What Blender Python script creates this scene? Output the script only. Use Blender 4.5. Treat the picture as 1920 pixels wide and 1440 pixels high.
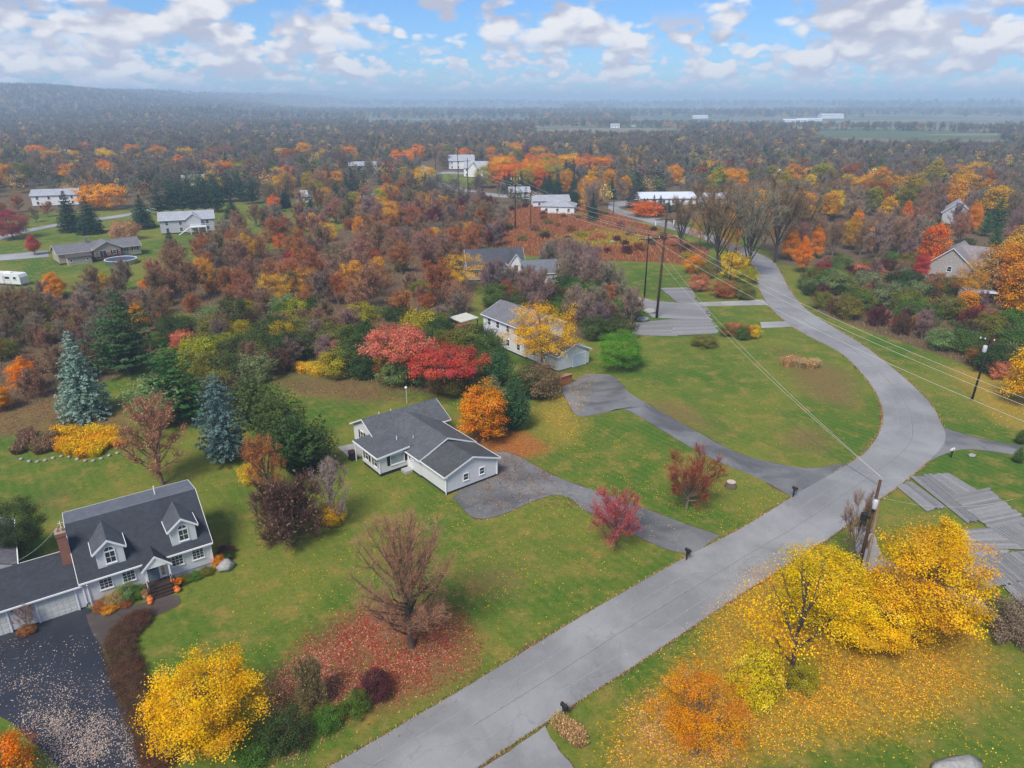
import bpy, math, random
import numpy as np
from math import sin, cos, pi, radians as R_
for o in list(bpy.data.objects): bpy.data.objects.remove(o)
sc = bpy.context.scene
COL = sc.collection

# ------------------------------------------------------------------ camera
FPX, HC = 1333.0, 41.0                      # focal length in 1920-wide pixels, camera height in metres
PITCH = math.atan((720 - 188) / FPX)
SP, CP = sin(PITCH), cos(PITCH)
cd = bpy.data.cameras.new('camera'); cam = bpy.data.objects.new('camera', cd); COL.objects.link(cam)
cd.sensor_width = 36.0; cd.lens = 36.0 * FPX / 1920; cd.clip_start = 1.0; cd.clip_end = 40000
cam.location = (0, 0, HC); cam.rotation_euler = (pi / 2 - PITCH, 0, 0)
sc.camera = cam

# ------------------------------------------------------------------ world, sun, exposure
SUN_EL, SUN_AZ = 52.0, 205.0                # azimuth clockwise from +Y (behind the camera, a little to the left)
w = bpy.data.worlds.new('World'); sc.world = w; w.use_nodes = True
nt = w.node_tree; nt.nodes.clear()
def N(t, **k):
    n = nt.nodes.new(t)
    for a, b in k.items(): setattr(n, a, b)
    return n
def L(a, b): nt.links.new(a, b)
def M(op, a, b=None, c=None, clamp=False):
    n = N('ShaderNodeMath', operation=op); n.use_clamp = clamp
    for i, v in enumerate((a, b, c)):
        if v is None: continue
        if isinstance(v, (int, float)): n.inputs[i].default_value = v
        else: L(v, n.inputs[i])
    return n.outputs[0]
def MIX(f, a, b, blend='MIX'):
    n = N('ShaderNodeMix', data_type='RGBA', blend_type=blend)
    for i, v in ((0, f), (6, a), (7, b)):
        if isinstance(v, (int, float)): n.inputs[i].default_value = v
        elif isinstance(v, tuple): n.inputs[i].default_value = v if len(v) == 4 else (*v, 1)
        else: L(v, n.inputs[i])
    return n.outputs[2]
def RAMP(x, a, b):                          # smooth 0..1 between a and b
    n = N('ShaderNodeMapRange', interpolation_type='SMOOTHSTEP')
    L(x, n.inputs[0]); n.inputs[1].default_value = a; n.inputs[2].default_value = b
    return n.outputs[0]
sky = N('ShaderNodeTexSky', sky_type='NISHITA')
sky.sun_disc = False; sky.sun_elevation = R_(SUN_EL); sky.sun_rotation = R_(SUN_AZ)
sky.altitude = 300; sky.air_density = 1.0; sky.dust_density = 0.3; sky.ozone_density = 3.0
tc = N('ShaderNodeTexCoord')
sep = N('ShaderNodeSeparateXYZ'); L(tc.outputs['Generated'], sep.inputs[0])
el = M('MAXIMUM', sep.outputs[2], 0.0)
# deeper blue overhead, paler towards the horizon
skyc = MIX(1.0, sky.outputs[0], (0.37, 0.55, 0.80), 'MULTIPLY')
BLUE = skyc
cover = N('ShaderNodeTexNoise'); cover.inputs['Scale'].default_value = 1.9; cover.inputs['Detail'].default_value = 1.0
cmap = N('ShaderNodeMapping'); cmap.inputs['Location'].default_value = (5.37, 0.0, 0.0); L(tc.outputs['Generated'], cmap.inputs[0]); L(cmap.outputs[0], cover.inputs['Vector'])
def cloud_band(R, off, lo, hi, thr, prev, bright, dark, flat=1.7, soft=0.06):
    def field(dz, detail, puffy):
        cmb = N('ShaderNodeCombineXYZ')
        L(sep.outputs[0], cmb.inputs[0]); L(sep.outputs[1], cmb.inputs[1])
        L(M('MULTIPLY', M('ADD', el, dz), flat), cmb.inputs[2])
        mp = N('ShaderNodeMapping'); mp.inputs['Scale'].default_value = (R, R, R); mp.inputs['Location'].default_value = off
        L(cmb.outputs[0], mp.inputs[0])
        n = N('ShaderNodeTexNoise'); n.inputs['Scale'].default_value = 1.0; n.inputs['Detail'].default_value = detail
        n.inputs['Roughness'].default_value = 0.5; L(mp.outputs[0], n.inputs['Vector'])
        if not puffy: return n.outputs[0]
        v = N('ShaderNodeTexVoronoi'); v.feature = 'F1'; v.inputs['Scale'].default_value = 3.4; L(mp.outputs[0], v.inputs['Vector'])
        return n.outputs[0], M('SUBTRACT', n.outputs[0], M('MULTIPLY', M('SUBTRACT', v.outputs['Distance'], 0.42), 0.16))
    (a0, a), b = field(0.0, 4.0, True), field(0.20 / R, 2.0, False)
    win = M('MULTIPLY', RAMP(el, lo[0], lo[1]), M('SUBTRACT', 1.0, RAMP(el, hi[0], hi[1])))
    t = M('ADD', a, M('MULTIPLY', M('SUBTRACT', cover.outputs[0], 0.5), COVER_AMT))
    dens = M('MULTIPLY', RAMP(t, thr, thr + soft), win)
    lit = RAMP(M('ADD', M('SUBTRACT', a0, b), M('MULTIPLY', M('SUBTRACT', a, a0), 0.5)), -0.05, 0.09)
    col = MIX(lit, dark, bright)
    return MIX(dens, prev, col)
COVER_AMT = 0.55
c0 = cloud_band(32.0, (3.1, 7.7, 1.3), (0.004, 0.012), (0.050, 0.075), 0.480, BLUE, (4.7, 4.85, 5.3), (3.9, 4.15, 4.9), 1.9, 0.14)
c1 = cloud_band(15.0, (8.4, 2.2, 5.1), (0.018, 0.030), (0.082, 0.105), 0.510, c0, (5.3, 5.3, 5.45), (3.4, 3.55, 4.3), 1.9, 0.10)
c2 = cloud_band(9.5, (1.9, 4.6, 9.3), (0.050, 0.074), (0.9, 1.4), 0.510, c1, (5.3, 5.3, 5.45), (3.0, 3.15, 3.9), 1.9, 0.09)
bg = N('ShaderNodeBackground'); bg.inputs['Strength'].default_value = 0.078; L(c2, bg.inputs['Color'])
out = N('ShaderNodeOutputWorld'); L(bg.outputs[0], out.inputs['Surface'])
w.cycles.sampling_method = 'MANUAL'; w.cycles.sample_map_resolution = 512

sl = bpy.data.lights.new('sun', 'SUN'); sl.energy = 2.0; sl.angle = R_(20); sl.color = (1.0, 0.95, 0.87)
so = bpy.data.objects.new('sun', sl); COL.objects.link(so)
so.rotation_euler = (R_(90 - SUN_EL), 0, R_(180 - SUN_AZ) + pi * 0)
import mathutils
az = R_(SUN_AZ); sd = mathutils.Vector((sin(az) * cos(R_(SUN_EL)), cos(az) * cos(R_(SUN_EL)), sin(R_(SUN_EL))))
so.rotation_euler = sd.to_track_quat('Z', 'Y').to_euler()
so.location = sd * 200
vs = sc.view_settings; vs.view_transform = 'Standard'; vs.look = 'None'; vs.gamma = 1.0; vs.exposure = 1.15; vs.use_curve_mapping = False
cy = sc.cycles
cy.use_denoising = True
try: cy.denoiser = 'OPENIMAGEDENOISE'; cy.denoising_input_passes = 'RGB_ALBEDO_NORMAL'; cy.denoising_prefilter = 'FAST'
except Exception: pass
cy.max_bounces = 4; cy.diffuse_bounces = 2; cy.glossy_bounces = 2; cy.transmission_bounces = 2; cy.transparent_max_bounces = 6
cy.volume_bounces = 1; cy.caustics_reflective = False; cy.caustics_refractive = False
cy.sample_clamp_indirect = 4.0
cy.use_adaptive_sampling = True; cy.adaptive_threshold = 0.01

# ------------------------------------------------------------------ measuring helpers
def P(x, y, z=0.0):                         # a pixel of the 1920x1440 photograph -> ground position
    u = (x - 960) / FPX; v = (y - 720) / FPX; t = (HC - z) / (SP + v * CP)
    return (t * u, t * (CP - v * SP))
def projy(X, Y, Z):
    dz = Z - HC; return 720 - FPX * (Y * SP + dz * CP) / (Y * CP - dz * SP)
def hgt(x, yb, yt):
    X, Y = P(x, yb); lo, hi = 0.0, 60.0
    for _ in range(40):
        m = (lo + hi) / 2
        if projy(X, Y, m) > yt: lo = m
        else: hi = m
    return lo
def ppm(x, y):
    X, Y = P(x, y); return FPX / (Y * CP + HC * SP)
def PP(pts, z=0.0): return [P(x, y, z) for x, y in pts]
def PF(pts): return [P(x, y, -6.0) for x, y in pts]
def inside(poly, X, Y):
    poly = np.asarray(poly); r = np.zeros(X.shape, bool); n = len(poly); j = n - 1
    for i in range(n):
        xi, yi = poly[i]; xj, yj = poly[j]
        if yi != yj:
            r ^= ((yi > Y) != (yj > Y)) & (X < (xj - xi) * (Y - yi) / (yj - yi) + xi)
        j = i
    return r
VD = 6.0
def gh(X, Y):                               # terrain height: flat here, wooded ridge to the north-west, low rises far off
    X = np.asarray(X, float); Y = np.asarray(Y, float)
    def sm(t): t = np.clip(t, 0, 1); return t * t * (3 - 2 * t)
    edge = -640 - 60 * np.sin(Y * 0.004 + 1) - 0.05 * (Y - 1500)
    h = 84 * sm((edge - X) / 1100) * sm((Y - 1100) / 700)
    h += 14 * np.exp(-(((X + 760) / 150) ** 2)) * sm((Y - 1250) / 300) * (1 - sm((Y - 1900) / 400))
    h *= 1 + 0.08 * np.sin(X * 0.009) * np.cos(Y * 0.006)
    h += 28 * sm((Y - 4200) / 2500) * (0.55 + 0.45 * np.sin(X * 0.00075 + 0.8)) * (1 + 0.15 * np.sin(X * 0.003))
    h += 26 * np.exp(-(((X - 3300) / 1300) ** 2)) * sm((Y - 3300) / 900)
    h -= VD * sm((Y - 520) / 1500)
    return h

# ------------------------------------------------------------------ materials
MATS = {}
def mat(name, fn):
    global nt
    if name in MATS: return MATS[name]
    m = bpy.data.materials.new(name); m.use_nodes = True; old = nt; nt = m.node_tree; nt.nodes.clear()
    o = N('ShaderNodeOutputMaterial'); sh = fn(); L(sh, o.inputs['Surface']); nt = old
    MATS[name] = m; return m
def BSDF(col, rough=0.8, normal=None, spec=0.3, metal=0.0):
    b = N('ShaderNodeBsdfPrincipled')
    for k, v in (('Base Color', col), ('Roughness', rough), ('Specular IOR Level', spec), ('Metallic', metal)):
        if isinstance(v, tuple): b.inputs[k].default_value = v if len(v) == 4 else (*v, 1)
        elif isinstance(v, (int, float)): b.inputs[k].default_value = v
        else: L(v, b.inputs[k])
    if normal is not None: L(normal, b.inputs['Normal'])
    return b.outputs[0]
def COORD(kind='Object'): return N('ShaderNodeTexCoord').outputs[kind]
def GEOPOS(): return N('ShaderNodeNewGeometry').outputs['Position']
def NOISE(vec, scale, detail=3.0, rough=0.55, dist=0.0, sep_=(1, 1, 1)):
    if sep_ != (1, 1, 1):
        mp = N('ShaderNodeMapping'); mp.inputs['Scale'].default_value = sep_; L(vec, mp.inputs[0]); vec = mp.outputs[0]
    n = N('ShaderNodeTexNoise'); n.inputs['Scale'].default_value = scale; n.inputs['Detail'].default_value = detail
    n.inputs['Roughness'].default_value = rough; n.inputs['Distortion'].default_value = dist
    L(vec, n.inputs['Vector']); return n.outputs[0]
def BUMP(h, strength=0.3, dist=0.05):
    b = N('ShaderNodeBump'); b.inputs['Strength'].default_value = strength; b.inputs['Distance'].default_value = dist
    L(h, b.inputs['Height']); return b.outputs[0]
def plain(name, col, rough=0.7, spec=0.3, var=0.12, metal=0.0, scale=1.5):
    def f():
        n = NOISE(COORD(), scale, 4)
        c = MIX(n, tuple(v * (1 - var * 1.6) for v in col), tuple(min(1, v * (1 + var)) for v in col))
        return BSDF(c, rough, None, spec, metal)
    return mat(name, f)
def siding(name, col, pitch=0.13):
    def f():
        co = COORD(); s = N('ShaderNodeSeparateXYZ'); L(co, s.inputs[0])
        fr = M('FRACT', M('DIVIDE', s.outputs[2], pitch))
        lap = M('POWER', fr, 0.6)
        n = NOISE(co, 0.7, 4); n2 = NOISE(co, 6, 3, sep_=(1, 1, 6))
        c = MIX(n, tuple(v * 0.88 for v in col), col)
        c = MIX(M('MULTIPLY', RAMP(n2, 0.55, 0.8), 0.12), c, tuple(v * 0.7 for v in col))
        return BSDF(c, 0.5, BUMP(lap, 0.9, 0.02), 0.35)
    return mat(name, f)
def shingles(name, col, lich=(0.35, 0.36, 0.36)):
    def f():
        co = COORD()
        br = N('ShaderNodeTexBrick'); br.inputs['Scale'].default_value = 1.0
        br.inputs['Brick Width'].default_value = 0.32; br.inputs['Row Height'].default_value = 0.15; br.inputs['Mortar Size'].default_value = 0.008
        br.inputs['Color1'].default_value = (0.25, 0.25, 0.25, 1); br.inputs['Color2'].default_value = (0.85, 0.85, 0.85, 1); br.inputs['Mortar'].default_value = (0.1, 0.1, 0.1, 1)
        L(co, br.inputs['Vector'])
        n = NOISE(co, 0.55, 5, 0.6); n2 = NOISE(co, 9, 3); n3 = NOISE(co, 3.0, 4, 0.7)
        c = MIX(n, tuple(v * 0.75 for v in col), tuple(v * 1.3 for v in col))
        c = MIX(0.35, c, br.outputs[0], 'OVERLAY')
        c = MIX(M('MULTIPLY', RAMP(n2, 0.60, 0.76), 0.6), c, lich)
        c = MIX(M('MULTIPLY', RAMP(n3, 0.58, 0.72), 0.35), c, tuple(v * 1.7 for v in col))
        return BSDF(c, 0.72, BUMP(n2, 0.3, 0.02), 0.35)
    return mat(name, f)

def leaf_fn():
    oi = N('ShaderNodeObjectInfo'); at = N('ShaderNodeAttribute'); at.attribute_name = 'lv'
    s = N('ShaderNodeSeparateColor'); L(at.outputs['Color'], s.inputs[0])
    hs = N('ShaderNodeHueSaturation')
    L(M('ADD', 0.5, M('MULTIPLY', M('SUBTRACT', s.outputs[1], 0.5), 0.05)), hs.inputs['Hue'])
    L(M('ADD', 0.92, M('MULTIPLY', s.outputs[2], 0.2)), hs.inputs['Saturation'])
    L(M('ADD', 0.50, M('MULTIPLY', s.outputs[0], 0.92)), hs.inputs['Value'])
    L(oi.outputs['Color'], hs.inputs['Color'])
    d = N('ShaderNodeBsdfDiffuse'); t = N('ShaderNodeBsdfTranslucent'); L(hs.outputs[0], d.inputs[0]); L(hs.outputs[0], t.inputs[0])
    m = N('ShaderNodeMixShader'); m.inputs[0].default_value = 0.26; L(d.outputs[0], m.inputs[1]); L(t.outputs[0], m.inputs[2])
    return m.outputs[0]
LEAF = mat('leaf', leaf_fn)
def twig_fn():
    oi = N('ShaderNodeObjectInfo'); at = N('ShaderNodeAttribute'); at.attribute_name = 'lv'
    s = N('ShaderNodeSeparateColor'); L(at.outputs['Color'], s.inputs[0])
    hs = N('ShaderNodeHueSaturation'); L(M('ADD', 0.6, M('MULTIPLY', s.outputs[0], 0.8)), hs.inputs['Value'])
    L(M('ADD', 0.5, M('MULTIPLY', M('SUBTRACT', s.outputs[1], 0.5), 0.04)), hs.inputs['Hue']); L(oi.outputs['Color'], hs.inputs['Color'])
    d = N('ShaderNodeBsdfDiffuse'); L(hs.outputs[0], d.inputs[0]); return d.outputs[0]
TWIG = mat('twig', twig_fn)
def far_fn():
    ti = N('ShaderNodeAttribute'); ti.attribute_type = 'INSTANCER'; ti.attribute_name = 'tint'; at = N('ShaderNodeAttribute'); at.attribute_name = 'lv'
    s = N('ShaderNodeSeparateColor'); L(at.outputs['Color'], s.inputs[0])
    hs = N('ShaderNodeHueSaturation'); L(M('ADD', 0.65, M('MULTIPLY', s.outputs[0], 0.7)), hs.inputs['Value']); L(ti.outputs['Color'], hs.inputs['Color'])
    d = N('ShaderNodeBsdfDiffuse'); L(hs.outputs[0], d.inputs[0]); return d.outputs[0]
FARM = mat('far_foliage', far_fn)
def bark_fn():
    co = COORD(); oi = N('ShaderNodeObjectInfo')
    n = NOISE(co, 3, 5, 0.65, sep_=(4, 4, 0.7))
    hs = N('ShaderNodeHueSaturation'); L(M('ADD', 0.5, n), hs.inputs['Value']); L(oi.outputs['Color'], hs.inputs['Color'])
    return BSDF(hs.outputs[0], 0.9, BUMP(n, 0.5, 0.05), 0.15)
BARK = mat('bark', bark_fn)
BARKC = (0.17, 0.13, 0.10, 1)

# ------------------------------------------------------------------ mesh helpers
class MB:
    def __init__(s): s.v = []; s.f = []
    def add(s, vs, fs):
        k = len(s.v); s.v += [tuple(map(float, q)) for q in vs]; s.f += [tuple(k + i for i in f) for f in fs]; return s
    def box(s, x0, x1, y0, y1, z0, z1):
        return s.add([(x0, y0, z0), (x1, y0, z0), (x1, y1, z0), (x0, y1, z0), (x0, y0, z1), (x1, y0, z1), (x1, y1, z1), (x0, y1, z1)],
                     [(0, 3, 2, 1), (4, 5, 6, 7), (0, 1, 5, 4), (1, 2, 6, 5), (2, 3, 7, 6), (3, 0, 4, 7)])
    def prism(s, poly, d):                  # poly of 3d points extruded by vector d
        n = len(poly); a = [tuple(q) for q in poly]; b = [(q[0] + d[0], q[1] + d[1], q[2] + d[2]) for q in a]
        return s.add(a + b, [tuple(range(n)), tuple(range(2 * n - 1, n - 1, -1))] + [(i, n + i, n + (i + 1) % n, (i + 1) % n) for i in range(n)])
    def slab(s, poly, t=0.14): return s.prism(poly, (0, 0, -t))
    def tube(s, pts, rad, sides=8, cap=True):
        pts = [np.array(q, float) for q in pts]; n = len(pts); rad = rad if hasattr(rad, '__len__') else [rad] * n
        vs = []; 
        for i, q in enumerate(pts):
            d = pts[min(i + 1, n - 1)] - pts[max(i - 1, 0)]; d /= (np.linalg.norm(d) + 1e-9)
            a = np.cross(d, (0, 0, 1.0) if abs(d[2]) < 0.9 else (1.0, 0, 0)); a /= np.linalg.norm(a); b = np.cross(d, a)
            for k in range(sides):
                t = 2 * pi * k / sides; vs.append(q + rad[i] * (cos(t) * a + sin(t) * b))
        fs = [(i * sides + k, i * sides + (k + 1) % sides, (i + 1) * sides + (k + 1) % sides, (i + 1) * sides + k) for i in range(n - 1) for k in range(sides)]
        if cap: fs += [tuple(range(sides - 1, -1, -1)), tuple(range((n - 1) * sides, n * sides))]
        return s.add(vs, fs)
    def lathe(s, prof, sides=16, c=(0, 0, 0)):
        vs = [(c[0] + r * cos(2 * pi * k / sides), c[1] + r * sin(2 * pi * k / sides), c[2] + z) for r, z in prof for k in range(sides)]
        n = len(prof)
        fs = [(i * sides + k, i * sides + (k + 1) % sides, (i + 1) * sides + (k + 1) % sides, (i + 1) * sides + k) for i in range(n - 1) for k in range(sides)]
        return s.add(vs, fs + [tuple(range(sides - 1, -1, -1)), tuple(range((n - 1) * sides, n * sides))])
    def mesh(s, name, m, smooth=False):
        me = bpy.data.meshes.new(name); me.from_pydata(s.v, [], s.f); me.update()
        if m: me.materials.append(m)
        if smooth: me.polygons.foreach_set('use_smooth', [True] * len(me.polygons))
        return me
    def build(s, name, m, parent=None, loc=(0, 0, 0), rz=0.0, smooth=False):
        return link(name, s.mesh(name, m, smooth), parent, loc, rz)
def link(name, data, parent=None, loc=(0, 0, 0), rz=0.0, scale=None):
    o = bpy.data.objects.new(name, data); COL.objects.link(o); o.location = loc; o.rotation_euler = (0, 0, rz)
    if parent is not None: o.parent = parent
    if scale: o.scale = scale
    return o
def tag(o, label=None, cat=None, group=None, kind=None):
    for k, v in (('label', label), ('category', cat), ('group', group), ('kind', kind)):
        if v: o[k] = v
    return o
def thing(name, label, cat, loc=(0, 0, 0), rz=0.0, group=None):
    o = link(name, None, None, (*loc[:2], loc[2] if len(loc) > 2 else 0.0), rz); o.empty_display_size = 0.5
    return tag(o, label, cat, group)
def np_mesh(name, V, F, m, attrs=None, smooth=False):   # F: (n,3) or (n,4)
    me = bpy.data.meshes.new(name); V = np.ascontiguousarray(V, np.float32); F = np.ascontiguousarray(F, np.int32); k = F.shape[1]
    me.vertices.add(len(V)); me.vertices.foreach_set('co', V.ravel())
    me.loops.add(F.size); me.loops.foreach_set('vertex_index', F.ravel())
    me.polygons.add(len(F)); me.polygons.foreach_set('loop_start', np.arange(0, F.size, k, dtype=np.int32))
    try: me.polygons.foreach_set('loop_total', np.full(len(F), k, np.int32))
    except Exception: pass
    if smooth: me.polygons.foreach_set('use_smooth', np.ones(len(F), bool))
    for an, arr in (attrs or {}).items():
        a = me.color_attributes.new(an, 'FLOAT_COLOR', 'POINT'); c = np.ones((len(V), 4), np.float32); c[:, :arr.shape[1]] = arr
        a.data.foreach_set('color', c.ravel())
    me.update(calc_edges=True); me.validate()
    if m: me.materials.append(m)
    return me
def spline(pts, n):                          # Catmull-Rom through 2d points
    p = np.array(pts, float); p = np.vstack([2 * p[0] - p[1], p, 2 * p[-1] - p[-2]]); o = []
    for i in range(1, len(p) - 2):
        for t in np.linspace(0, 1, n, endpoint=False):
            a, b, c, d = p[i - 1:i + 3]
            o.append(0.5 * (2 * b + (c - a) * t + (2 * a - 5 * b + 4 * c - d) * t * t + (3 * b - a - 3 * c + d) * t ** 3))
    o.append(p[-2]); return np.array(o)

# ------------------------------------------------------------------ the setting: zones of the ground
POLY = dict(
 thicket=[(270, 575), (330, 500), (430, 470), (560, 468), (640, 430), (790, 385), (900, 385), (915, 440), (905, 500), (880, 600), (720, 640), (500, 612)],
 left_thicket=[(-60, 790), (-60, 575), (120, 548), (270, 545), (340, 620), (240, 700), (110, 745)],
 belt=[(330, 640), (470, 590), (700, 610), (880, 610), (930, 690), (870, 745), (760, 735), (690, 718), (560, 700), (500, 705), (440, 760), (400, 760)],
 back=[(880, 590), (1000, 545), (1120, 540), (1195, 600), (1185, 640), (1080, 635), (940, 580)],
 right_hedge=[(1500, 520), (1530, 585), (1600, 610), (1690, 640), (1800, 680), (1890, 715), (1990, 700), (1990, 560), (1700, 505), (1560, 500)],
 right_woods=[(1470, 500), (1560, 495), (1720, 500), (1750, 470), (1990, 470), (1990, 330), (1120, 330), (1160, 360), (1380, 420), (1440, 470)],
)
LAWN = [
 [(-80, 585), (-80, 400), (130, 398), (250, 392), (440, 378), (480, 395), (450, 440), (330, 480), (280, 520), (150, 545)],
 [(455, 375), (610, 380), (640, 410), (600, 432), (470, 425)],
 [(1060, 488), (1250, 495), (1330, 520), (1340, 580), (1180, 585), (1110, 545)],
 [(800, 322), (890, 330), (912, 350), (850, 352)], [(700, 352), (770, 355), (760, 368), (700, 366)],
 [(1720, 500), (1790, 495), (1800, 560), (1740, 570)],
]
MEADOW = [(880, 405), (1040, 378), (1140, 395), (1260, 440), (1330, 470), (1320, 500), (1240, 492), (1060, 486), (930, 472)]
FIELDS = [[(1180, 223), (1920, 219), (2200, 230), (1900, 246), (1560, 247), (1180, 240)], [(990, 247), (1260, 245), (1300, 272), (1010, 272)],
          [(1530, 260), (1850, 257), (1930, 296), (1640, 300), (1500, 288)], [(500, 203), (1050, 203), (1050, 210), (500, 209)], [(1150, 205), (1560, 204), (1560, 210), (1150, 211)], [(640, 224), (980, 222), (1020, 236), (700, 238)]]
LIT_RED = [(560, 1200), (680, 1135), (850, 1130), (905, 1215), (880, 1265), (740, 1330), (590, 1340), (500, 1310)]
LIT_YEL = [(1330, 1150), (1420, 1060), (1780, 1080), (1845, 1190), (1860, 1300), (1700, 1372), (1480, 1400), (1370, 1460), (1130, 1460), (1160, 1340), (1300, 1240)]
LIT_ORG = [(880, 800), (985, 808), (1040, 845), (975, 862), (930, 855), (890, 840)]
LIT_GOLD = [(985, 770), (1060, 730), (1095, 690), (1130, 700), (1090, 790), (1100, 850), (1030, 830)]
LIT_EDGE = [(1780, 690), (1990, 700), (1990, 830), (1860, 790)]
BROWN_L = [(-50, 745), (110, 735), (240, 770), (230, 810), (60, 810), (-50, 830)]
TAN = [[(470, 700), (700, 705), (770, 745), (700, 760), (560, 745)], [(1180, 740), (1300, 760), (1380, 830), (1250, 790)], [(1440, 640), (1600, 700), (1620, 780), (1500, 740)],
       [(60, 900), (140, 925), (120, 975), (60, 960)], [(840, 1060), (1000, 1050), (960, 1130), (880, 1120)], [(1460, 800), (1560, 800), (1560, 850), (1470, 845)]]

def axis(lo, hi, step, far_lo, far_hi, g=1.07, cap=400.0):
    a = list(np.arange(lo, hi + 1e-6, step)); s = step
    while a[-1] < far_hi: s = min(s * g, cap); a.append(a[-1] + s)
    s = step
    while a[0] > far_lo: s = min(s * g, cap); a.insert(0, a[0] - s)
    return np.array(a)
gx = axis(-95, 95, 1.1, -13000, 13000); gy = axis(26, 200, 1.1, -600, 15000, 1.045)
GX, GY = np.meshgrid(gx, gy)
def blur(a, n):
    for _ in range(n):
        b = a.copy(); b[1:-1] = (a[:-2] + 2 * a[1:-1] + a[2:]) / 4; a = b.copy(); a[:, 1:-1] = (b[:, :-2] + 2 * b[:, 1:-1] + b[:, 2:]) / 4
    return a
def Z(polys, n): 
    r = np.zeros(GX.shape)
    for q in polys: r = np.maximum(r, inside(PP(q), GX, GY))
    return blur(r, n)
woods = np.maximum(Z([POLY[k] for k in POLY], 1), (GY > 262) | (np.abs(GX) > 0.78 * GY + 20) & (GY > 100))
woods = blur(woods, 2) * (1 - Z(LAWN, 1))
z_field = np.zeros(GX.shape)
for q in FIELDS: z_field = np.maximum(z_field, inside(PF(q), GX, GY))
z_field = z_field * (GY > 560)
z_field = np.maximum(z_field, ((GY > 850) & (GX > -0.22 * GY - 60)) * 1.0); woods *= 1 - z_field
z_mead = Z([MEADOW], 2); woods *= 1 - z_mead
zone1 = np.stack([woods, Z([LIT_RED], 4), Z([LIT_YEL], 4)], -1).reshape(-1, 3)
zone2 = np.stack([z_mead, np.maximum(Z(TAN, 6) * 0.8, Z([BROWN_L], 4)), z_field], -1).reshape(-1, 3)
zone3 = np.stack([Z([LIT_ORG], 3), np.maximum(Z([LIT_GOLD], 4) * 0.75, Z([LIT_EDGE], 3)), 0 * woods], -1).reshape(-1, 3)
ny, nx = GX.shape
idx = np.arange(ny * nx).reshape(ny, nx)
F = np.stack([idx[:-1, :-1], idx[:-1, 1:], idx[1:, 1:], idx[1:, :-1]], -1).reshape(-1, 4)
V = np.stack([GX, GY, gh(GX, GY)], -1).reshape(-1, 3)
def ground_fn():
    p = GEOPOS()
    def AT(nm):
        a = N('ShaderNodeAttribute'); a.attribute_name = nm; s = N('ShaderNodeSeparateColor'); L(a.outputs['Color'], s.inputs[0]); return s.outputs
    z1, z2, z3 = AT('zone1'), AT('zone2'), AT('zone3')
    nb = NOISE(p, 0.045, 5, 0.6, 0.4); nm = NOISE(p, 0.35, 4, 0.65); nf = NOISE(p, 2.2, 4, 0.75); ne = NOISE(p, 0.9, 4, 0.7)
    nff = NOISE(p, 5.0, 3, 0.8)
    g = MIX(RAMP(nb, 0.38, 0.62), (0.052, 0.116, 0.012), (0.140, 0.158, 0.024))
    g = MIX(RAMP(nm, 0.44, 0.76), g, (0.235, 0.170, 0.042))
    g = MIX(M('MULTIPLY', RAMP(ne, 0.52, 0.74), 0.55), g, (0.034, 0.098, 0.009))
    # faint mowing stripes
    mp = N('ShaderNodeMapping'); mp.inputs['Rotation'].default_value = (0, 0, R_(-38)); L(p, mp.inputs[0])
    wv = N('ShaderNodeTexWave'); wv.inputs['Scale'].default_value = 0.30; wv.inputs['Distortion'].default_value = 2.5; wv.inputs['Detail'].default_value = 2; L(mp.outputs[0], wv.inputs[0])
    g = MIX(M('MULTIPLY', wv.outputs[1], 0.20), g, (0.17, 0.19, 0.04))
    g = MIX(0.6, g, MIX(nf, (0.2, 0.2, 0.2), (0.85, 0.85, 0.82)), 'OVERLAY')
    g = MIX(0.5, g, MIX(nff, (0.15, 0.15, 0.15), (0.9, 0.9, 0.85)), 'OVERLAY')
    def zmix(base, zone, col1, col2, soft=0.22, amt=1.0, n=None):
        f = RAMP(M('ADD', zone, M('MULTIPLY', M('SUBTRACT', n or ne, 0.5), 0.9)), 0.5 - soft, 0.5 + soft)
        return MIX(M('MULTIPLY', f, amt) if amt != 1 else f, base, MIX(RAMP(nf, 0.35, 0.65), col1, col2))
    g = zmix(g, z2[1], (0.17, 0.095, 0.04), (0.19, 0.13, 0.055), 0.4, 0.8)
    g = zmix(g, z1[0], (0.10, 0.075, 0.042), (0.165, 0.115, 0.062))
    g = zmix(g, z2[0], (0.12, 0.042, 0.022), (0.24, 0.105, 0.045), 0.3, 1.0, nm)
    g = MIX(M('MULTIPLY', z2[0], RAMP(nm, 0.56, 0.66)), g, (0.16, 0.16, 0.035))
    g = MIX(z2[2], g, MIX(RAMP(NOISE(p, 0.0030, 2, sep_=(1, 2.2, 1)), 0.44, 0.56), (0.095, 0.125, 0.055), (0.21, 0.18, 0.12)))
    g = zmix(g, z1[1], (0.17, 0.055, 0.030), (0.25, 0.11, 0.060), 0.4, 0.75, nf)
    g = zmix(g, z1[2], (0.26, 0.130, 0.020), (0.45, 0.27, 0.030), 0.5, 0.72, nf)
    g = zmix(g, z3[0], (0.30, 0.10, 0.03), (0.36, 0.15, 0.05), 0.4, 0.9, nf)
    g = zmix(g, z3[1], (0.30, 0.19, 0.03), (0.36, 0.25, 0.05), 0.45, 0.7, nf)
    h = M('ADD', nf, M('MULTIPLY', nff, 0.6))
    return BSDF(g, 0.95, BUMP(h, 0.7, 0.12), 0.1)
gm = np_mesh('ground', V, F, mat('ground', ground_fn), {'zone1': zone1, 'zone2': zone2, 'zone3': zone3}, True)
tag(link('ground', gm), kind='structure')

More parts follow.
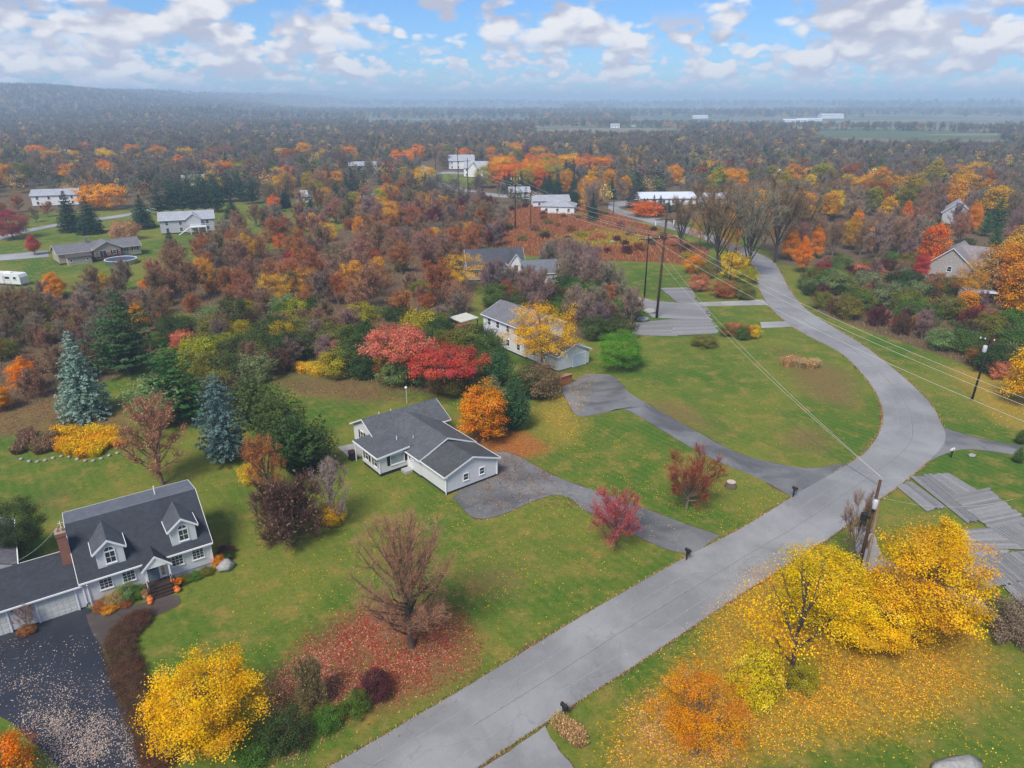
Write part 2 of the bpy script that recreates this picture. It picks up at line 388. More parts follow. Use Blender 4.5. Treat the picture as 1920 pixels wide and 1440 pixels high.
# ------------------------------------------------------------------ roads and drives
def road_mat(name, base, wet=0.0, crack=0.5, light=(0.3, 0.3, 0.31), dark=None, spots=0.0):
    def f():
        p = GEOPOS(); n1 = NOISE(p, 0.12, 4, 0.6, 0.5); n2 = NOISE(p, 0.9, 5, 0.65); n3 = NOISE(p, 14, 2)
        c = MIX(RAMP(n1, 0.35, 0.68), tuple(v * 0.78 for v in base), tuple(v * 1.14 for v in base))
        c = MIX(M('MULTIPLY', RAMP(n2, 0.5, 0.75), 0.35), c, light)
        c = MIX(0.25, c, MIX(n3, (0.2, 0.2, 0.2), (0.8, 0.8, 0.8)), 'OVERLAY')
        vo = N('ShaderNodeTexVoronoi'); vo.feature = 'DISTANCE_TO_EDGE'; vo.inputs['Scale'].default_value = 0.16
        ad = N('ShaderNodeVectorMath', operation='ADD'); L(p, ad.inputs[0])
        nn = N('ShaderNodeTexNoise'); nn.inputs['Scale'].default_value = 0.6; nn.inputs['Detail'].default_value = 4; L(p, nn.inputs[0])
        sm = N('ShaderNodeVectorMath', operation='SCALE'); L(nn.outputs['Color'], sm.inputs[0]); sm.inputs['Scale'].default_value = 2.2; L(sm.outputs[0], ad.inputs[1]); L(ad.outputs[0], vo.inputs['Vector'])
        ck = M('MULTIPLY', M('SUBTRACT', 1.0, RAMP(vo.outputs['Distance'], 0.002, 0.009)), crack)
        c = MIX(ck, c, tuple(v * 0.35 for v in base))
        if dark is not None:
            nd = NOISE(p, 0.14, 5, 0.62, 0.8); c = MIX(M('MULTIPLY', RAMP(nd, 0.46, 0.64), 0.8), c, dark)
        r = M('ADD', 0.62 - wet, M('MULTIPLY', n1, 0.35))
        return BSDF(c, r, BUMP(n3, 0.15, 0.02), 0.35 + wet * 0.4)
    return mat(name, f)
M_ROAD = road_mat('road_asphalt', (0.262, 0.258, 0.252), 0.10, 0.22, (0.305, 0.30, 0.292))
M_DRIVE = road_mat('drive_asphalt', (0.178, 0.175, 0.172), 0.14, 0.3, (0.225, 0.22, 0.215), (0.080, 0.079, 0.080))
M_FRESH = road_mat('sealed_asphalt', (0.026, 0.029, 0.040), 0.28, 0.2, (0.04, 0.044, 0.058))
M_CONC = road_mat('concrete', (0.34, 0.33, 0.31), 0.05, 0.4, (0.38, 0.37, 0.35))
M_PAVER = road_mat('brown_pavers', (0.085, 0.065, 0.055), 0.1, 0.6, (0.14, 0.11, 0.095))
M_SOIL = plain('shoulder_soil', (0.15, 0.095, 0.05), 0.95, 0.1, 0.5, scale=4)
ROADPOLYS = []
rngN = np.random.default_rng(5)
def strip(name, left, right, m, z=0.03, n=14, ext=0.0, jag=0.0, raw=False):
    a = spline(left if raw else PP(left), n); b = spline(right if raw else PP(right), n)
    def res(q, k):
        d = np.r_[0, np.cumsum(np.linalg.norm(np.diff(q, axis=0), axis=1))]; t = np.linspace(0, d[-1], k)
        return np.stack([np.interp(t, d, q[:, 0]), np.interp(t, d, q[:, 1])], -1)
    k = max(len(a), len(b)) * 2; a, b = res(a, k), res(b, k)
    dv = (b - a) / (np.linalg.norm(b - a, axis=1)[:, None] + 1e-9)
    ja = np.convolve(rngN.normal(0, jag, k + 4), np.ones(5) / 5, 'valid') if jag else 0
    jb = np.convolve(rngN.normal(0, jag, k + 4), np.ones(5) / 5, 'valid') if jag else 0
    a = a - dv * np.reshape(ext + ja, (-1, 1)); b = b + dv * np.reshape(ext + jb, (-1, 1))
    if not ext: ROADPOLYS.append(np.vstack([a, b[::-1]]))
    V = np.vstack([np.c_[a, np.full(k, z)], np.c_[b, np.full(k, z)]])
    F = np.array([(i, k + i, k + i + 1, i + 1) for i in range(k - 1)])
    return tag(link(name, np_mesh(name, V, F, m)), kind='structure')
def sheet(name, poly, m, z=0.03, smooth=6, jag=0.06):
    q = np.array(PP(poly)); q = spline(np.vstack([q, q[:1]]), smooth)[:-1] if smooth else q
    q = q + rngN.normal(0, jag, q.shape); ROADPOLYS.append(q)
    mb = MB(); mb.v = [(x, y, z) for x, y in q]; mb.f = [tuple(range(len(q)))]
    o = mb.build(name, m)
    if o.data.polygons[0].normal.z < 0: o.data.flip_normals()
    return tag(o, kind='structure')
RL = [(420, 1560), (610, 1443), (760, 1355), (900, 1272), (1100, 1150), (1285, 1045), (1400, 985), (1495, 925), (1570, 882), (1625, 845), (1652, 800), (1652, 760), (1625, 712), (1575, 662), (1500, 622), (1450, 583), (1425, 545), (1412, 500), (1395, 485), (1372, 470), (1310, 446), (1210, 416), (1150, 398), (1143, 388)]
RR = [(760, 1560), (880, 1452), (1060, 1332), (1180, 1255), (1300, 1175), (1420, 1095), (1560, 1006), (1640, 945), (1705, 897), (1748, 858), (1772, 826), (1766, 796), (1745, 758), (1700, 712), (1625, 652), (1560, 612), (1512, 580), (1482, 545), (1466, 515), (1450, 490), (1420, 474), (1380, 457), (1310, 432), (1215, 404), (1165, 392), (1160, 386)]
strip('road_shoulder', RL, RR, M_SOIL, 0.010, ext=0.16, jag=0.45)
strip('road', RL, RR, M_ROAD, 0.036, jag=0.07)
M_SEAM = plain('worn_seam', (0.31, 0.31, 0.315), 0.8, 0.2, 0.3, scale=2); M_TAR = plain('tar_seam', (0.13, 0.13, 0.135), 0.7, 0.3, 0.4, scale=2)
LN_, RN_ = spline(PP(RL), 14), spline(PP(RR), 14)
def rs(q, k=260):
    d = np.r_[0, np.cumsum(np.linalg.norm(np.diff(q, axis=0), axis=1))]; t = np.linspace(0, d[-1], k); return np.stack([np.interp(t, d, q[:, 0]), np.interp(t, d, q[:, 1])], -1)
LN_, RN_ = rs(LN_), rs(RN_)
for f_, w__, mm, a_, b_ in ((0.50, 0.05, M_SEAM, 0, 200), (0.515, 0.03, M_TAR, 10, 120), (0.27, 0.05, M_SEAM, 0, 190), (0.76, 0.05, M_SEAM, 5, 180)):
    ww = w__ / np.linalg.norm(RN_ - LN_, axis=1)[:, None]; wob = (0.006 * np.sin(np.arange(260) * 0.31 + f_ * 9))[:, None]
    strip('road_seam', (LN_ + (RN_ - LN_) * (f_ - ww + wob))[a_:b_], (LN_ + (RN_ - LN_) * (f_ + ww + wob))[a_:b_], mm, 0.042, 2, 0.0001, 0, True)
def drive(name, left, right, m, z, jag=0.06):
    strip(name + '_edge', left, right, M_SOIL, z - 0.012, 10, 0.06, 0.28); strip(name, left, right, m, z, 10, 0, jag)
drive('ranch_driveway', [(925, 848), (962, 851), (1040, 893), (1120, 922), (1220, 958), (1300, 988), (1350, 1004)], [(848, 934), (907, 973), (1040, 928), (1100, 958), (1190, 1003), (1250, 1030), (1300, 1040)], M_DRIVE, 0.028)
drive('north_driveway', [(1100, 700), (1150, 706), (1182, 738), (1240, 772), (1310, 812), (1380, 848), (1450, 868), (1520, 878), (1590, 868)], [(1052, 728), (1063, 752), (1085, 780), (1130, 775), (1172, 768), (1240, 806), (1330, 858), (1420, 896), (1492, 935)], M_DRIVE, 0.028)
drive('east_driveway', [(1765, 800), (1800, 812), (1850, 825), (1920, 836), (2000, 842)], [(1735, 868), (1782, 848), (1830, 843), (1920, 856), (2000, 866)], M_DRIVE, 0.028)
drive('gravel_drive', [(1190, 556), (1250, 567), (1340, 566), (1430, 562)], [(1195, 564), (1250, 576), (1340, 574), (1445, 572)], M_CONC, 0.028)
drive('stub_drive', [(1425, 604), (1455, 603), (1490, 602)], [(1428, 615), (1455, 614), (1500, 612)], M_CONC, 0.028)
drive('side_road', [(1030, 1356), (1000, 1378), (900, 1445), (820, 1500)], [(1022, 1362), (1040, 1395), (1080, 1445), (1130, 1500)], M_ROAD, 0.030)
sheet('sealed_driveway', [(-60, 1200), (0, 1192), (158, 1140), (172, 1165), (190, 1215), (228, 1305), (262, 1385), (300, 1470), (140, 1470), (90, 1415), (-10, 1340), (-80, 1345)], M_FRESH, 0.028, 3)
sheet('front_walk', [(160, 1152), (250, 1135), (322, 1117), (338, 1131), (300, 1152), (262, 1170), (205, 1217), (186, 1208)], M_PAVER, 0.034, 3)
sheet('gravel_path', [(1600, 990), (1632, 988), (1655, 1040), (1720, 1080), (1790, 1100), (1860, 1142), (1835, 1152), (1760, 1125), (1650, 1080), (1610, 1050)], M_CONC, 0.026, 3)
sheet('patio', [(632, 838), (690, 826), (700, 850), (660, 862)], M_CONC, 0.030, 0)
M_LANE = road_mat('far_lane', (0.30, 0.30, 0.30), 0.1, 0.1, (0.36, 0.36, 0.36))
strip('far_road', [(790, 315), (796, 335), (830, 352), (900, 366), (1000, 375), (1100, 380)], [(806, 315), (812, 332), (850, 349), (920, 362), (1010, 370), (1110, 375)], M_LANE, 0.06, 8)
strip('far_lane', [(700, 262), (730, 285), (760, 300), (795, 318)], [(712, 262), (742, 284), (772, 299), (806, 316)], M_LANE, 0.07, 8)
strip('white_house_drive', [(808, 330), (840, 326), (890, 330), (912, 338)], [(808, 326), (840, 322), (890, 325), (915, 331)], M_LANE, 0.07, 8)
strip('west_lane', [(-60, 450), (0, 442), (60, 428), (140, 414), (230, 402), (300, 388)], [(-60, 460), (0, 450), (60, 434), (140, 419), (230, 407), (300, 392)], M_LANE, 0.06, 8)
strip('tan_house_drive', [(-60, 482), (0, 478), (90, 470)], [(-60, 492), (0, 489), (92, 482)], M_LANE, 0.06, 8)
strip('stone_house_drive', [(1700, 520), (1735, 522), (1800, 540)], [(1715, 508), (1745, 504), (1820, 520)], M_CONC, 0.05, 8)
strip('parking_apron', [(1140, 392), (1190, 386), (1260, 388)], [(1142, 380), (1190, 376), (1260, 378)], M_LANE, 0.05, 8)

# ------------------------------------------------------------------ houses
W_WHITE = siding('white_siding', (0.78, 0.78, 0.78)); W_GREY = siding('grey_siding', (0.48, 0.48, 0.50)); W_TAN = siding('tan_siding', (0.46, 0.38, 0.30))
W_PALE = siding('pale_siding', (0.80, 0.80, 0.80)); W_RED = siding('red_siding', (0.32, 0.04, 0.04)); W_STONE = plain('stone_wall', (0.40, 0.36, 0.33), 0.9, 0.1, 0.45, scale=3)
W_VERT = mat('white_boards', lambda: BSDF((0.80, 0.81, 0.82), 0.5))
R_BLACK = shingles('charcoal_shingles', (0.030, 0.034, 0.044), (0.10, 0.11, 0.12)); R_GREY = shingles('grey_shingles', (0.088, 0.092, 0.098), (0.30, 0.31, 0.31)); R_DARK = shingles('dark_grey_shingles', (0.066, 0.069, 0.070), (0.16, 0.16, 0.16))
R_MID = shingles('slate_grey_shingles', (0.15, 0.145, 0.155)); R_PALE = shingles('pale_shingles', (0.32, 0.33, 0.36)); R_METAL = plain('pale_metal_roof', (0.62, 0.65, 0.70), 0.45, 0.4, 0.1)
TRIM = plain('white_trim', (0.80, 0.80, 0.80), 0.5, 0.4, 0.05); TANTRIM = plain('tan_trim', (0.62, 0.56, 0.48), 0.6, 0.3, 0.05)
FOUND = plain('dark_foundation', (0.035, 0.035, 0.04), 0.9, 0.2, 0.3)
GLASS = mat('window_glass', lambda: BSDF((0.035, 0.045, 0.055), 0.08, None, 0.7))
GLASSL = mat('curtained_glass', lambda: BSDF(MIX(NOISE(COORD(), 4, 2, sep_=(6, 1, 0.3)), (0.16, 0.20, 0.22), (0.36, 0.42, 0.44)), 0.15, None, 0.6))
SHUT = plain('black_shutter', (0.02, 0.02, 0.022), 0.6, 0.3, 0.2)
GDOOR = plain('garage_door_paint', (0.62, 0.62, 0.57), 0.55, 0.3, 0.06)
def brick_fn():
    co = COORD(); br = N('ShaderNodeTexBrick'); br.inputs['Scale'].default_value = 1; br.inputs['Brick Width'].default_value = 0.22; br.inputs['Row Height'].default_value = 0.075; br.inputs['Mortar Size'].default_value = 0.01
    br.inputs['Color1'].default_value = (0.22, 0.06, 0.035, 1); br.inputs['Color2'].default_value = (0.32, 0.10, 0.05, 1); br.inputs['Mortar'].default_value = (0.3, 0.26, 0.22, 1)
    mp = N('ShaderNodeMapping'); mp.inputs['Rotation'].default_value = (R_(90), 0, 0); L(co, mp.inputs[0]); L(mp.outputs[0], br.inputs['Vector'])
    return BSDF(br.outputs[0], 0.9, BUMP(br.outputs[1], 0.4, 0.01), 0.1)
BRICK = mat('brick', brick_fn)
def hroot(name, label, xy, deg): return thing(name, label, 'house', (*xy, 0), R_(deg))
def gable(root, x0, x1, y0, y1, eave, ridge, axis, wm, rm, ov=0.35, base=0.0, found=0.35, trim=None, ends=(1, 1), wall_name='wall', ridge_at=None):
    trim = trim or TRIM
    def T(a, b, z): return (a, b, z) if axis == 'x' else (b, a, z)          # a along ridge, b across
    (a0, a1), (b0, b1) = ((x0, x1), (y0, y1)) if axis == 'x' else ((y0, y1), (x0, x1))
    bm = (b0 + b1) / 2 if ridge_at is None else ridge_at
    e = 0.05
    MB().prism([T(a0, b0, base + found), T(a0, b1, base + found), T(a0, b1, eave - e), T(a0, bm, ridge - e), T(a0, b0, eave - e)], np.subtract(T(a1, 0, 0), T(a0, 0, 0))).build(wall_name, wm, root)
    if found:
        fx0, fx1, fy0, fy1 = x0 + 0.04, x1 - 0.04, y0 + 0.04, y1 - 0.04
        MB().box(fx0, fx1, fy0, fy1, base - 0.05, base + found - 0.004).build('foundation', FOUND, root)
    sl0 = (ridge - eave) / (bm - b0); sl1 = (ridge - eave) / (b1 - bm); t = 0.13; r0, r1 = a0 - ov * ends[0], a1 + ov * ends[1]
    mb = MB()
    lo0, lo1 = eave - sl0 * ov, eave - sl1 * ov
    mb.slab([T(r0, b0 - ov, lo0 + t), T(r1, b0 - ov, lo0 + t), T(r1, bm, ridge + t), T(r0, bm, ridge + t)], t)
    mb.slab([T(r0, bm, ridge + t), T(r1, bm, ridge + t), T(r1, b1 + ov, lo1 + t), T(r0, b1 + ov, lo1 + t)], t)
    rf = mb.build('roof', rm, root)
    fb = MB(); d = 0.17
    for k, (r, s) in enumerate(((r0, -1), (r1, 1))):
        if not ends[k]: continue
        q0, q1 = (r, r + s * 0.035)
        for bb, ll in ((b0 - ov, lo0), (b1 + ov, lo1)):
            pts = [T(q0, bb, ll + t + 0.015), T(q0, bm, ridge + t + 0.015), T(q0, bm, ridge + t - d), T(q0, bb, ll + t - d)]
            fb.prism(pts, np.subtract(T(q1, 0, 0), T(q0, 0, 0)))
    for bb, ll, s in ((b0 - ov, lo0, -1), (b1 + ov, lo1, 1)):
        fb.prism([T(r0, bb, ll + t - 0.01), T(r0, bb + s * 0.09, ll + t - 0.01), T(r0, bb + s * 0.09, ll + t - 0.14), T(r0, bb, ll + t - 0.16)], np.subtract(T(r1, 0, 0), T(r0, 0, 0)))
    fb.build('fascia', trim, rf)
    rc = MB(); rc.prism([T(r0, bm - 0.14, ridge + t - 0.14 * sl0 + 0.02), T(r0, bm, ridge + t + 0.025), T(r0, bm + 0.14, ridge + t - 0.14 * sl1 + 0.02), T(r0, bm, ridge + t - 0.05)], np.subtract(T(r1, 0, 0), T(r0, 0, 0)))
    rc.build('ridge_cap', rm, rf)
    return rf
WCACHE = {}
def win(root, x, y, z, face, w=0.9, h=1.2, cols=2, rows=2, shutter=0, arch=False, glass=None, name='window', trim=None):
    trim = trim or TRIM; glass = glass or GLASS
    key = (w, h, cols, rows, shutter, arch, glass.name, trim.name)
    if key not in WCACHE:
        f = MB(); b = 0.08; q = 0.035
        for x0, x1, z0, z1 in ((-w / 2 - b, -w / 2, -h / 2 - b, h / 2 + b), (w / 2, w / 2 + b, -h / 2 - b, h / 2 + b), (-w / 2, w / 2, h / 2, h / 2 + b), (-w / 2, w / 2, -h / 2 - b, -h / 2)):
            f.box(x0, x1, -0.06, 0.02, z0, z1)
        f.box(-w / 2 - b - 0.03, w / 2 + b + 0.03, -0.10, 0.02, -h / 2 - b - 0.05, -h / 2 - b - 0.002)
        for i in range(1, cols): cx = -w / 2 + w * i / cols; f.box(cx - q / 2, cx + q / 2, -0.045, 0.0, -h / 2, h / 2)
        for j in range(1, rows): cz = -h / 2 + h * j / rows; k = q if (rows == 2 or j * 2 == rows) else q / 2 + 0.005; f.box(-w / 2, w / 2, -0.042, 0.0, cz - k / 2, cz + k / 2)
        p = MB(); p.box(-w / 2, w / 2, -0.02, 0.01, -h / 2, h / 2)
        if arch:
            n = 10; r = w / 2; zc = h / 2 + b + 0.06
            ang = [pi * i / n for i in range(n + 1)]
            p.prism([(r * cos(a), -0.02, zc + r * sin(a)) for a in ang], (0, 0.03, 0))
            for i in range(n):
                a0, a1 = ang[i], ang[i + 1]; ro = r + 0.09
                f.prism([(r * cos(a0), -0.06, zc + r * sin(a0)), (ro * cos(a0), -0.06, zc + ro * sin(a0)), (ro * cos(a1), -0.06, zc + ro * sin(a1)), (r * cos(a1), -0.06, zc + r * sin(a1))], (0, 0.08, 0))
            f.box(-r - 0.09, r + 0.09, -0.058, 0.02, zc - 0.058, zc); f.box(-0.02, 0.02, -0.045, 0, zc, zc + r)
        s = None
        if shutter:
            s = MB().box(-0.19, 0.19, -0.045, 0.01, -h / 2 - 0.04, h / 2 + 0.04)
            for k in range(6): zz = -h / 2 + h * (k + 0.5) / 6; s.box(-0.14, 0.14, -0.06, -0.045, zz - 0.05, zz + 0.05)
            s = s.mesh('shutter', SHUT)
        WCACHE[key] = (f.mesh('window', trim), p.mesh('pane', glass), s)
    f, p, s = WCACHE[key]
    o = link(name, f, root, (x, y, z), R_(face + 90)); link('pane', p, o)
    if s:
        for sx in (-1, 1):
            if shutter == 1 or shutter == sx * 2: link('shutter', s, o, (sx * (w / 2 + 0.30), 0, 0))
    return o
def garage_door(root, x, y, face, w, h, m=None, z0=0.02, rows=4, cols=6):
    b = MB(); b.box(-w / 2, w / 2, -0.03, 0.03, 0, h)
    for i in range(cols):
        for j in range(rows):
            pw, ph = w / cols, h / rows; b.box(-w / 2 + pw * i + 0.06, -w / 2 + pw * (i + 1) - 0.06, -0.05, -0.03, ph * j + 0.06, ph * (j + 1) - 0.06)
    o = b.build('garage_door', m or GDOOR, root, (x, y, z0), R_(face + 90))
    t = MB(); t.box(-w / 2 - 0.14, -w / 2 - 0.002, -0.07, 0.03, 0, h + 0.14); t.box(w / 2 + 0.002, w / 2 + 0.14, -0.07, 0.03, 0, h + 0.14); t.box(-w / 2 - 0.002, w / 2 + 0.002, -0.068, 0.03, h + 0.002, h + 0.138)
    t.build('door_trim', TRIM, o); return o
DOORG = plain('blue_grey_door', (0.16, 0.20, 0.24), 0.5, 0.4, 0.1)
def door(root, x, y, z, face, w=0.95, h=2.05, m=None):
    b = MB(); b.box(-w / 2, w / 2, -0.03, 0.03, 0, h)
    for sx in (-1, 1): b.box(sx * w / 4 - 0.15, sx * w / 4 + 0.15, -0.045, -0.03, 0.2, 0.9)
    o = b.build('door', m or DOORG, root, (x, y, z), R_(face + 90))
    MB().box(-0.22, 0.22, -0.05, -0.031, 1.1, 1.85).build('pane', GLASS, o)
    MB().box(w / 2 - 0.14, w / 2 - 0.08, -0.10, -0.03, 0.95, 1.05).build('handle', plain('brass', (0.5, 0.4, 0.2), 0.3, 0.5, 0.1, 0.8), o)
    t = MB(); t.box(-w / 2 - 0.11, -w / 2 - 0.002, -0.06, 0.02, 0, h + 0.11); t.box(w / 2 + 0.002, w / 2 + 0.11, -0.06, 0.02, 0, h + 0.11); t.box(-w / 2, w / 2, -0.058, 0.02, h + 0.002, h + 0.108)
    t.build('door_frame', TRIM, o); return o
def corner_boards(root, pts, z0, z1, m=None):
    for x, y in pts: MB().box(x - 0.075, x + 0.075, y - 0.075, y + 0.075, z0, z1).build('corner_board', m or TRIM, root)
def pipe(root, x, y, z, h, m=None, r=0.06): MB().tube([(x, y, z), (x, y, z + h)], r, 8).build('vent_pipe', m or TRIM, root)

# ---- white cape house with dormers and garage wing
cape = hroot('cape_house', 'white cape house with charcoal roof, two arched-window dormers and brick chimney', P(165, 1140), 34.7)
LEN, WID = 10.5, 7.9
e = 0.05
MB().prism([(0, 0, 0.5), (0, WID, 0.5), (0, WID, 5.3), (0, 4.25, 6.1), (0, 0.0, 2.85)], (LEN, 0, 0)).build('wall', W_WHITE, cape)
MB().box(0.05, LEN - 0.05, 0.05, WID - 0.05, -0.05, 0.496).build('foundation', plain('grey_foundation', (0.45, 0.45, 0.45), 0.9, 0.1, 0.2), cape)
rf = MB(); sl = (6.15 - 2.9) / 4.25; t = 0.14
rf.slab([(-0.2, -0.32, 2.9 - 0.32 * sl + t), (LEN + 0.2, -0.32, 2.9 - 0.32 * sl + t), (LEN + 0.2, 4.25, 6.15 + t), (-0.2, 4.25, 6.15 + t)], t)
roof = rf.build('roof', R_BLACK, cape)
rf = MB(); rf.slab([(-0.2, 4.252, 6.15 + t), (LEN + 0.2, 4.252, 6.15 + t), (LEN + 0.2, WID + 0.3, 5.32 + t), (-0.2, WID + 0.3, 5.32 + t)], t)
rf.build('shed_dormer_roof', shingles('sky_lit_shingles', (0.12, 0.125, 0.145), (0.2, 0.2, 0.22)), roof)  # paler than the front slope: skylight on the flatter roof put into the colour
fb = MB()
for xx, s in ((-0.2, -1), (LEN + 0.2, 1)):
    q = [(xx, -0.32, 2.9 - 0.32 * sl + t + 0.01), (xx, 4.25, 6.16 + t), (xx, WID + 0.3, 5.33 + t), (xx, WID + 0.3, 5.12 + t), (xx, 4.25, 5.95 + t), (xx, -0.32, 2.7 - 0.32 * sl + t)]
    fb.prism(q, (s * 0.04, 0, 0))
fb.box(-0.2, LEN + 0.2, -0.42, -0.32, 2.9 - 0.32 * sl - 0.02, 2.9 - 0.32 * sl + t - 0.02)
fb.box(-0.2, LEN + 0.2, WID + 0.3, WID + 0.38, 5.30, 5.44)
fb.build('fascia', TRIM, roof)
pipe(cape, 7.4, 6.1, 5.8, 1.0)
R_DORM = shingles('dormer_shingles', (0.072, 0.076, 0.086), (0.16, 0.17, 0.18))
def dormer(xc, hw=1.08):
    y0 = 0.30; base = 3.05; ev = 5.0; pk = 5.85
    zroof = lambda y: 2.9 + sl * y + t
    yb = lambda z: (z - 2.9 - t) / sl
    w_ = MB(); w_.prism([(xc - hw, y0, base), (xc + hw, y0, base), (xc + hw, y0, ev), (xc, y0, pk - 0.05), (xc - hw, y0, ev)], (0, yb(ev) - y0 + 0.1, 0))
    d = w_.build('dormer', W_WHITE, cape)
    ov = 0.24; s2 = (pk - ev) / hw; rb = MB(); tt = 0.1
    for s in (-1, 1):
        lo = ev - s2 * ov
        rb.slab([(xc, y0 - ov, pk + tt), (xc, yb(pk + tt) + 0.25, pk + tt), (xc + s * (hw + ov), yb(lo + tt) + 0.2, lo + tt), (xc + s * (hw + ov), y0 - ov, lo + tt)][::s], tt)
    rb.build('dormer_roof', R_DORM, d)
    fb = MB()
    for s in (-1, 1):
        lo = ev - s2 * ov
        fb.prism([(xc, y0 - ov, pk + tt + 0.01), (xc + s * (hw + ov), y0 - ov, lo + tt + 0.01), (xc + s * (hw + ov), y0 - ov, lo - 0.10), (xc, y0 - ov, pk - 0.10)], (0, -0.05, 0))
        fb.box(*sorted((xc + s * (hw + ov), xc + s * (hw + ov + 0.05))), y0 - ov, yb(lo) + 0.1, lo - 0.05, lo + tt)
    fb.build('dormer_trim', TRIM, d)
    win(cape, xc, y0 - 0.005, 4.12, -90, 0.72, 1.05, 2, 2, 0, True)
dormer(2.55); dormer(8.5)
for xx in (1.75, 3.55, 7.55, 9.35): win(cape, xx, -0.005, 1.98, -90, 0.92, 1.15, 3, 4)
door(cape, 5.45, -0.01, 0.62, -90); win(cape, 6.25, -0.004, 1.7, -90, 0.3, 1.7, 1, 4, glass=plain('warm_sidelight', (0.5, 0.3, 0.08), 0.3, 0.5, 0.3))
win(cape, LEN + 0.005, 3.9, 4.2, 0, 0.9, 1.2, 2, 2); win(cape, LEN + 0.005, 2.2, 1.9, 0, 0.9, 1.2, 2, 2); win(cape, -0.005, 6, 4.3, 180, 0.8, 1.0, 2, 2)
corner_boards(cape, [(0, 0), (LEN, 0)], 0.5, 2.72)
# porch over the door
pk, ev, hw, yo = 3.62, 2.55, 1.12, -1.15
pb = MB(); s2 = (pk - ev) / hw
for s in (-1, 1): pb.slab([(5.72, yo, pk + 0.1), (5.72, 1.05, pk + 0.1), (5.72 + s * (hw + 0.15), -0.1, ev - 0.15 * s2 + 0.1), (5.72 + s * (hw + 0.15), yo, ev - 0.15 * s2 + 0.1)][::s], 0.1)
po = pb.build('porch_roof', R_BLACK, cape)
fb = MB()
for s in (-1, 1): fb.prism([(5.72, yo, pk + 0.11), (5.72 + s * (hw + 0.15), yo, ev - 0.15 * s2 + 0.11), (5.72 + s * (hw + 0.15), yo, ev - 0.15 * s2 - 0.12), (5.72, yo, pk - 0.12)], (0, -0.05, 0))
fb.prism([(5.72 - hw, yo + 0.05, ev), (5.72 + hw, yo + 0.05, ev), (5.72, yo + 0.05, pk - 0.05)], (0, 0.08, 0)); fb.build('porch_trim', TRIM, po)
DKW = plain('dark_wood', (0.045, 0.028, 0.022), 0.7, 0.3, 0.3)
for xx in (4.75, 6.7): MB().box(xx - 0.07, xx + 0.07, -1.06, -0.92, 0.6, 2.6).build('porch_post', TRIM, cape)
MB().box(4.6, 6.85, -1.25, -0.06, 0.42, 0.6).build('porch_floor', DKW, cape)
for k in range(3): MB().box(4.85, 6.6, -1.55 - 0.3 * k, -1.252 - 0.3 * k, -0.02, 0.45 - 0.15 * k).build('step', DKW, cape)
for xx in (4.78, 6.67):
    r = MB(); r.tube([(xx, -1.2, 1.45), (xx, -2.1, 1.0)], 0.05, 6)
    for q in (-1.2, -1.65, -2.1): r.tube([(xx, q, 0.2), (xx, q, 1.0 + (q + 2.1) * 0.5)], 0.035, 6)
    r.build('railing', DKW, cape)
ch = MB(); ch.box(-0.95, -0.22, 2.0, 2.75, 0, 6.6); ch.box(-1.0, -0.17, 1.95, 2.8, 6.4, 6.75); cho = ch.build('chimney', BRICK, cape)
for q in (-0.78, -0.42): MB().lathe([(0.12, 0), (0.12, 0.3)], 10, (q, 2.38, 6.75)).build('flue', plain('clay_flue', (0.5, 0.3, 0.2), 0.8, 0.2), cho)
# garage wing
gw = gable(cape, -13.0, -0.03, 0.15, 6.3, 2.5, 4.15, 'x', W_WHITE, R_BLACK, 0.3, 0, 0.12, ends=(1, 0), wall_name='garage_wall')
garage_door(cape, -2.05, 0.14, -90, 2.75, 2.1); garage_door(cape, -6.95, 0.14, -90, 2.75, 2.1)
gable(cape, -11.5, -4.7, 6.4, 15.0, 2.6, 4.3, 'y', W_WHITE, R_MID, 0.3, 0, 0.2, ends=(0, 1), wall_name='rear_wing_wall')
for xx in (-3.85, -5.1): 
    lm = MB().lathe([(0.05, 0), (0.11, 0.06), (0.11, 0.24), (0.03, 0.34)], 8, (0, -0.16, 0)); lm.box(-0.03, 0.03, -0.16, 0.02, 0.1, 0.16); lm.build('wall_lantern', SHUT, cape, (xx, 0.13, 1.75))
dk = MB()
MB().tube([(0.35, -0.42, 2.5), (0.35, -0.10, 2.2), (0.35, -0.10, 0.1)], 0.05, 6).build('downspout', TRIM, cape)
bx = MB(); bx.tube([(-0.42, 2.6, 4.9), (-0.42, 2.6, 7.6)], 0.035, 6); bx.tube([(-0.62, 2.6, 7.4), (-0.22, 2.6, 7.4)], 0.02, 6); bx.build('service_mast', TRIM, cape)

# ---- white ranch house
ranch = hroot('ranch_house', 'white ranch house with grey shingle roof and attached garage gable', P(836, 929), 38.4)
gable(ranch, 0.05, 7.15, 0, 5.2, 2.45, 3.72, 'y', W_WHITE, R_DARK, 0.32, 0, 0.3, ends=(1, 0), wall_name='garage_wall')
gable(ranch, -0.05, 7.25, 5.1, 14.5, 2.52, 4.12, 'y', W_WHITE, R_GREY, 0.35, 0, 0.3, ends=(1, 0))
gable(ranch, -1.6, 8.6, 12.55, 18.9, 2.50, 4.14, 'x', W_WHITE, R_GREY, 0.36, 0, 0.3)
MB().box(-3.75, -0.06, 8.2, 12.5, 0.45, 2.58).build('bay_wall', W_WHITE, ranch)
MB().box(-3.65, -0.1, 8.3, 12.4, -0.05, 0.446).build('foundation', FOUND, ranch)
sb = MB(); sb.slab([(-4.15, 7.85, 2.72), (1.1, 7.85, 3.06), (1.1, 12.2, 3.06), (-1.2, 13.9, 2.92), (-4.15, 13.9, 2.72)], 0.12); so_ = sb.build('bay_roof', R_GREY, ranch)
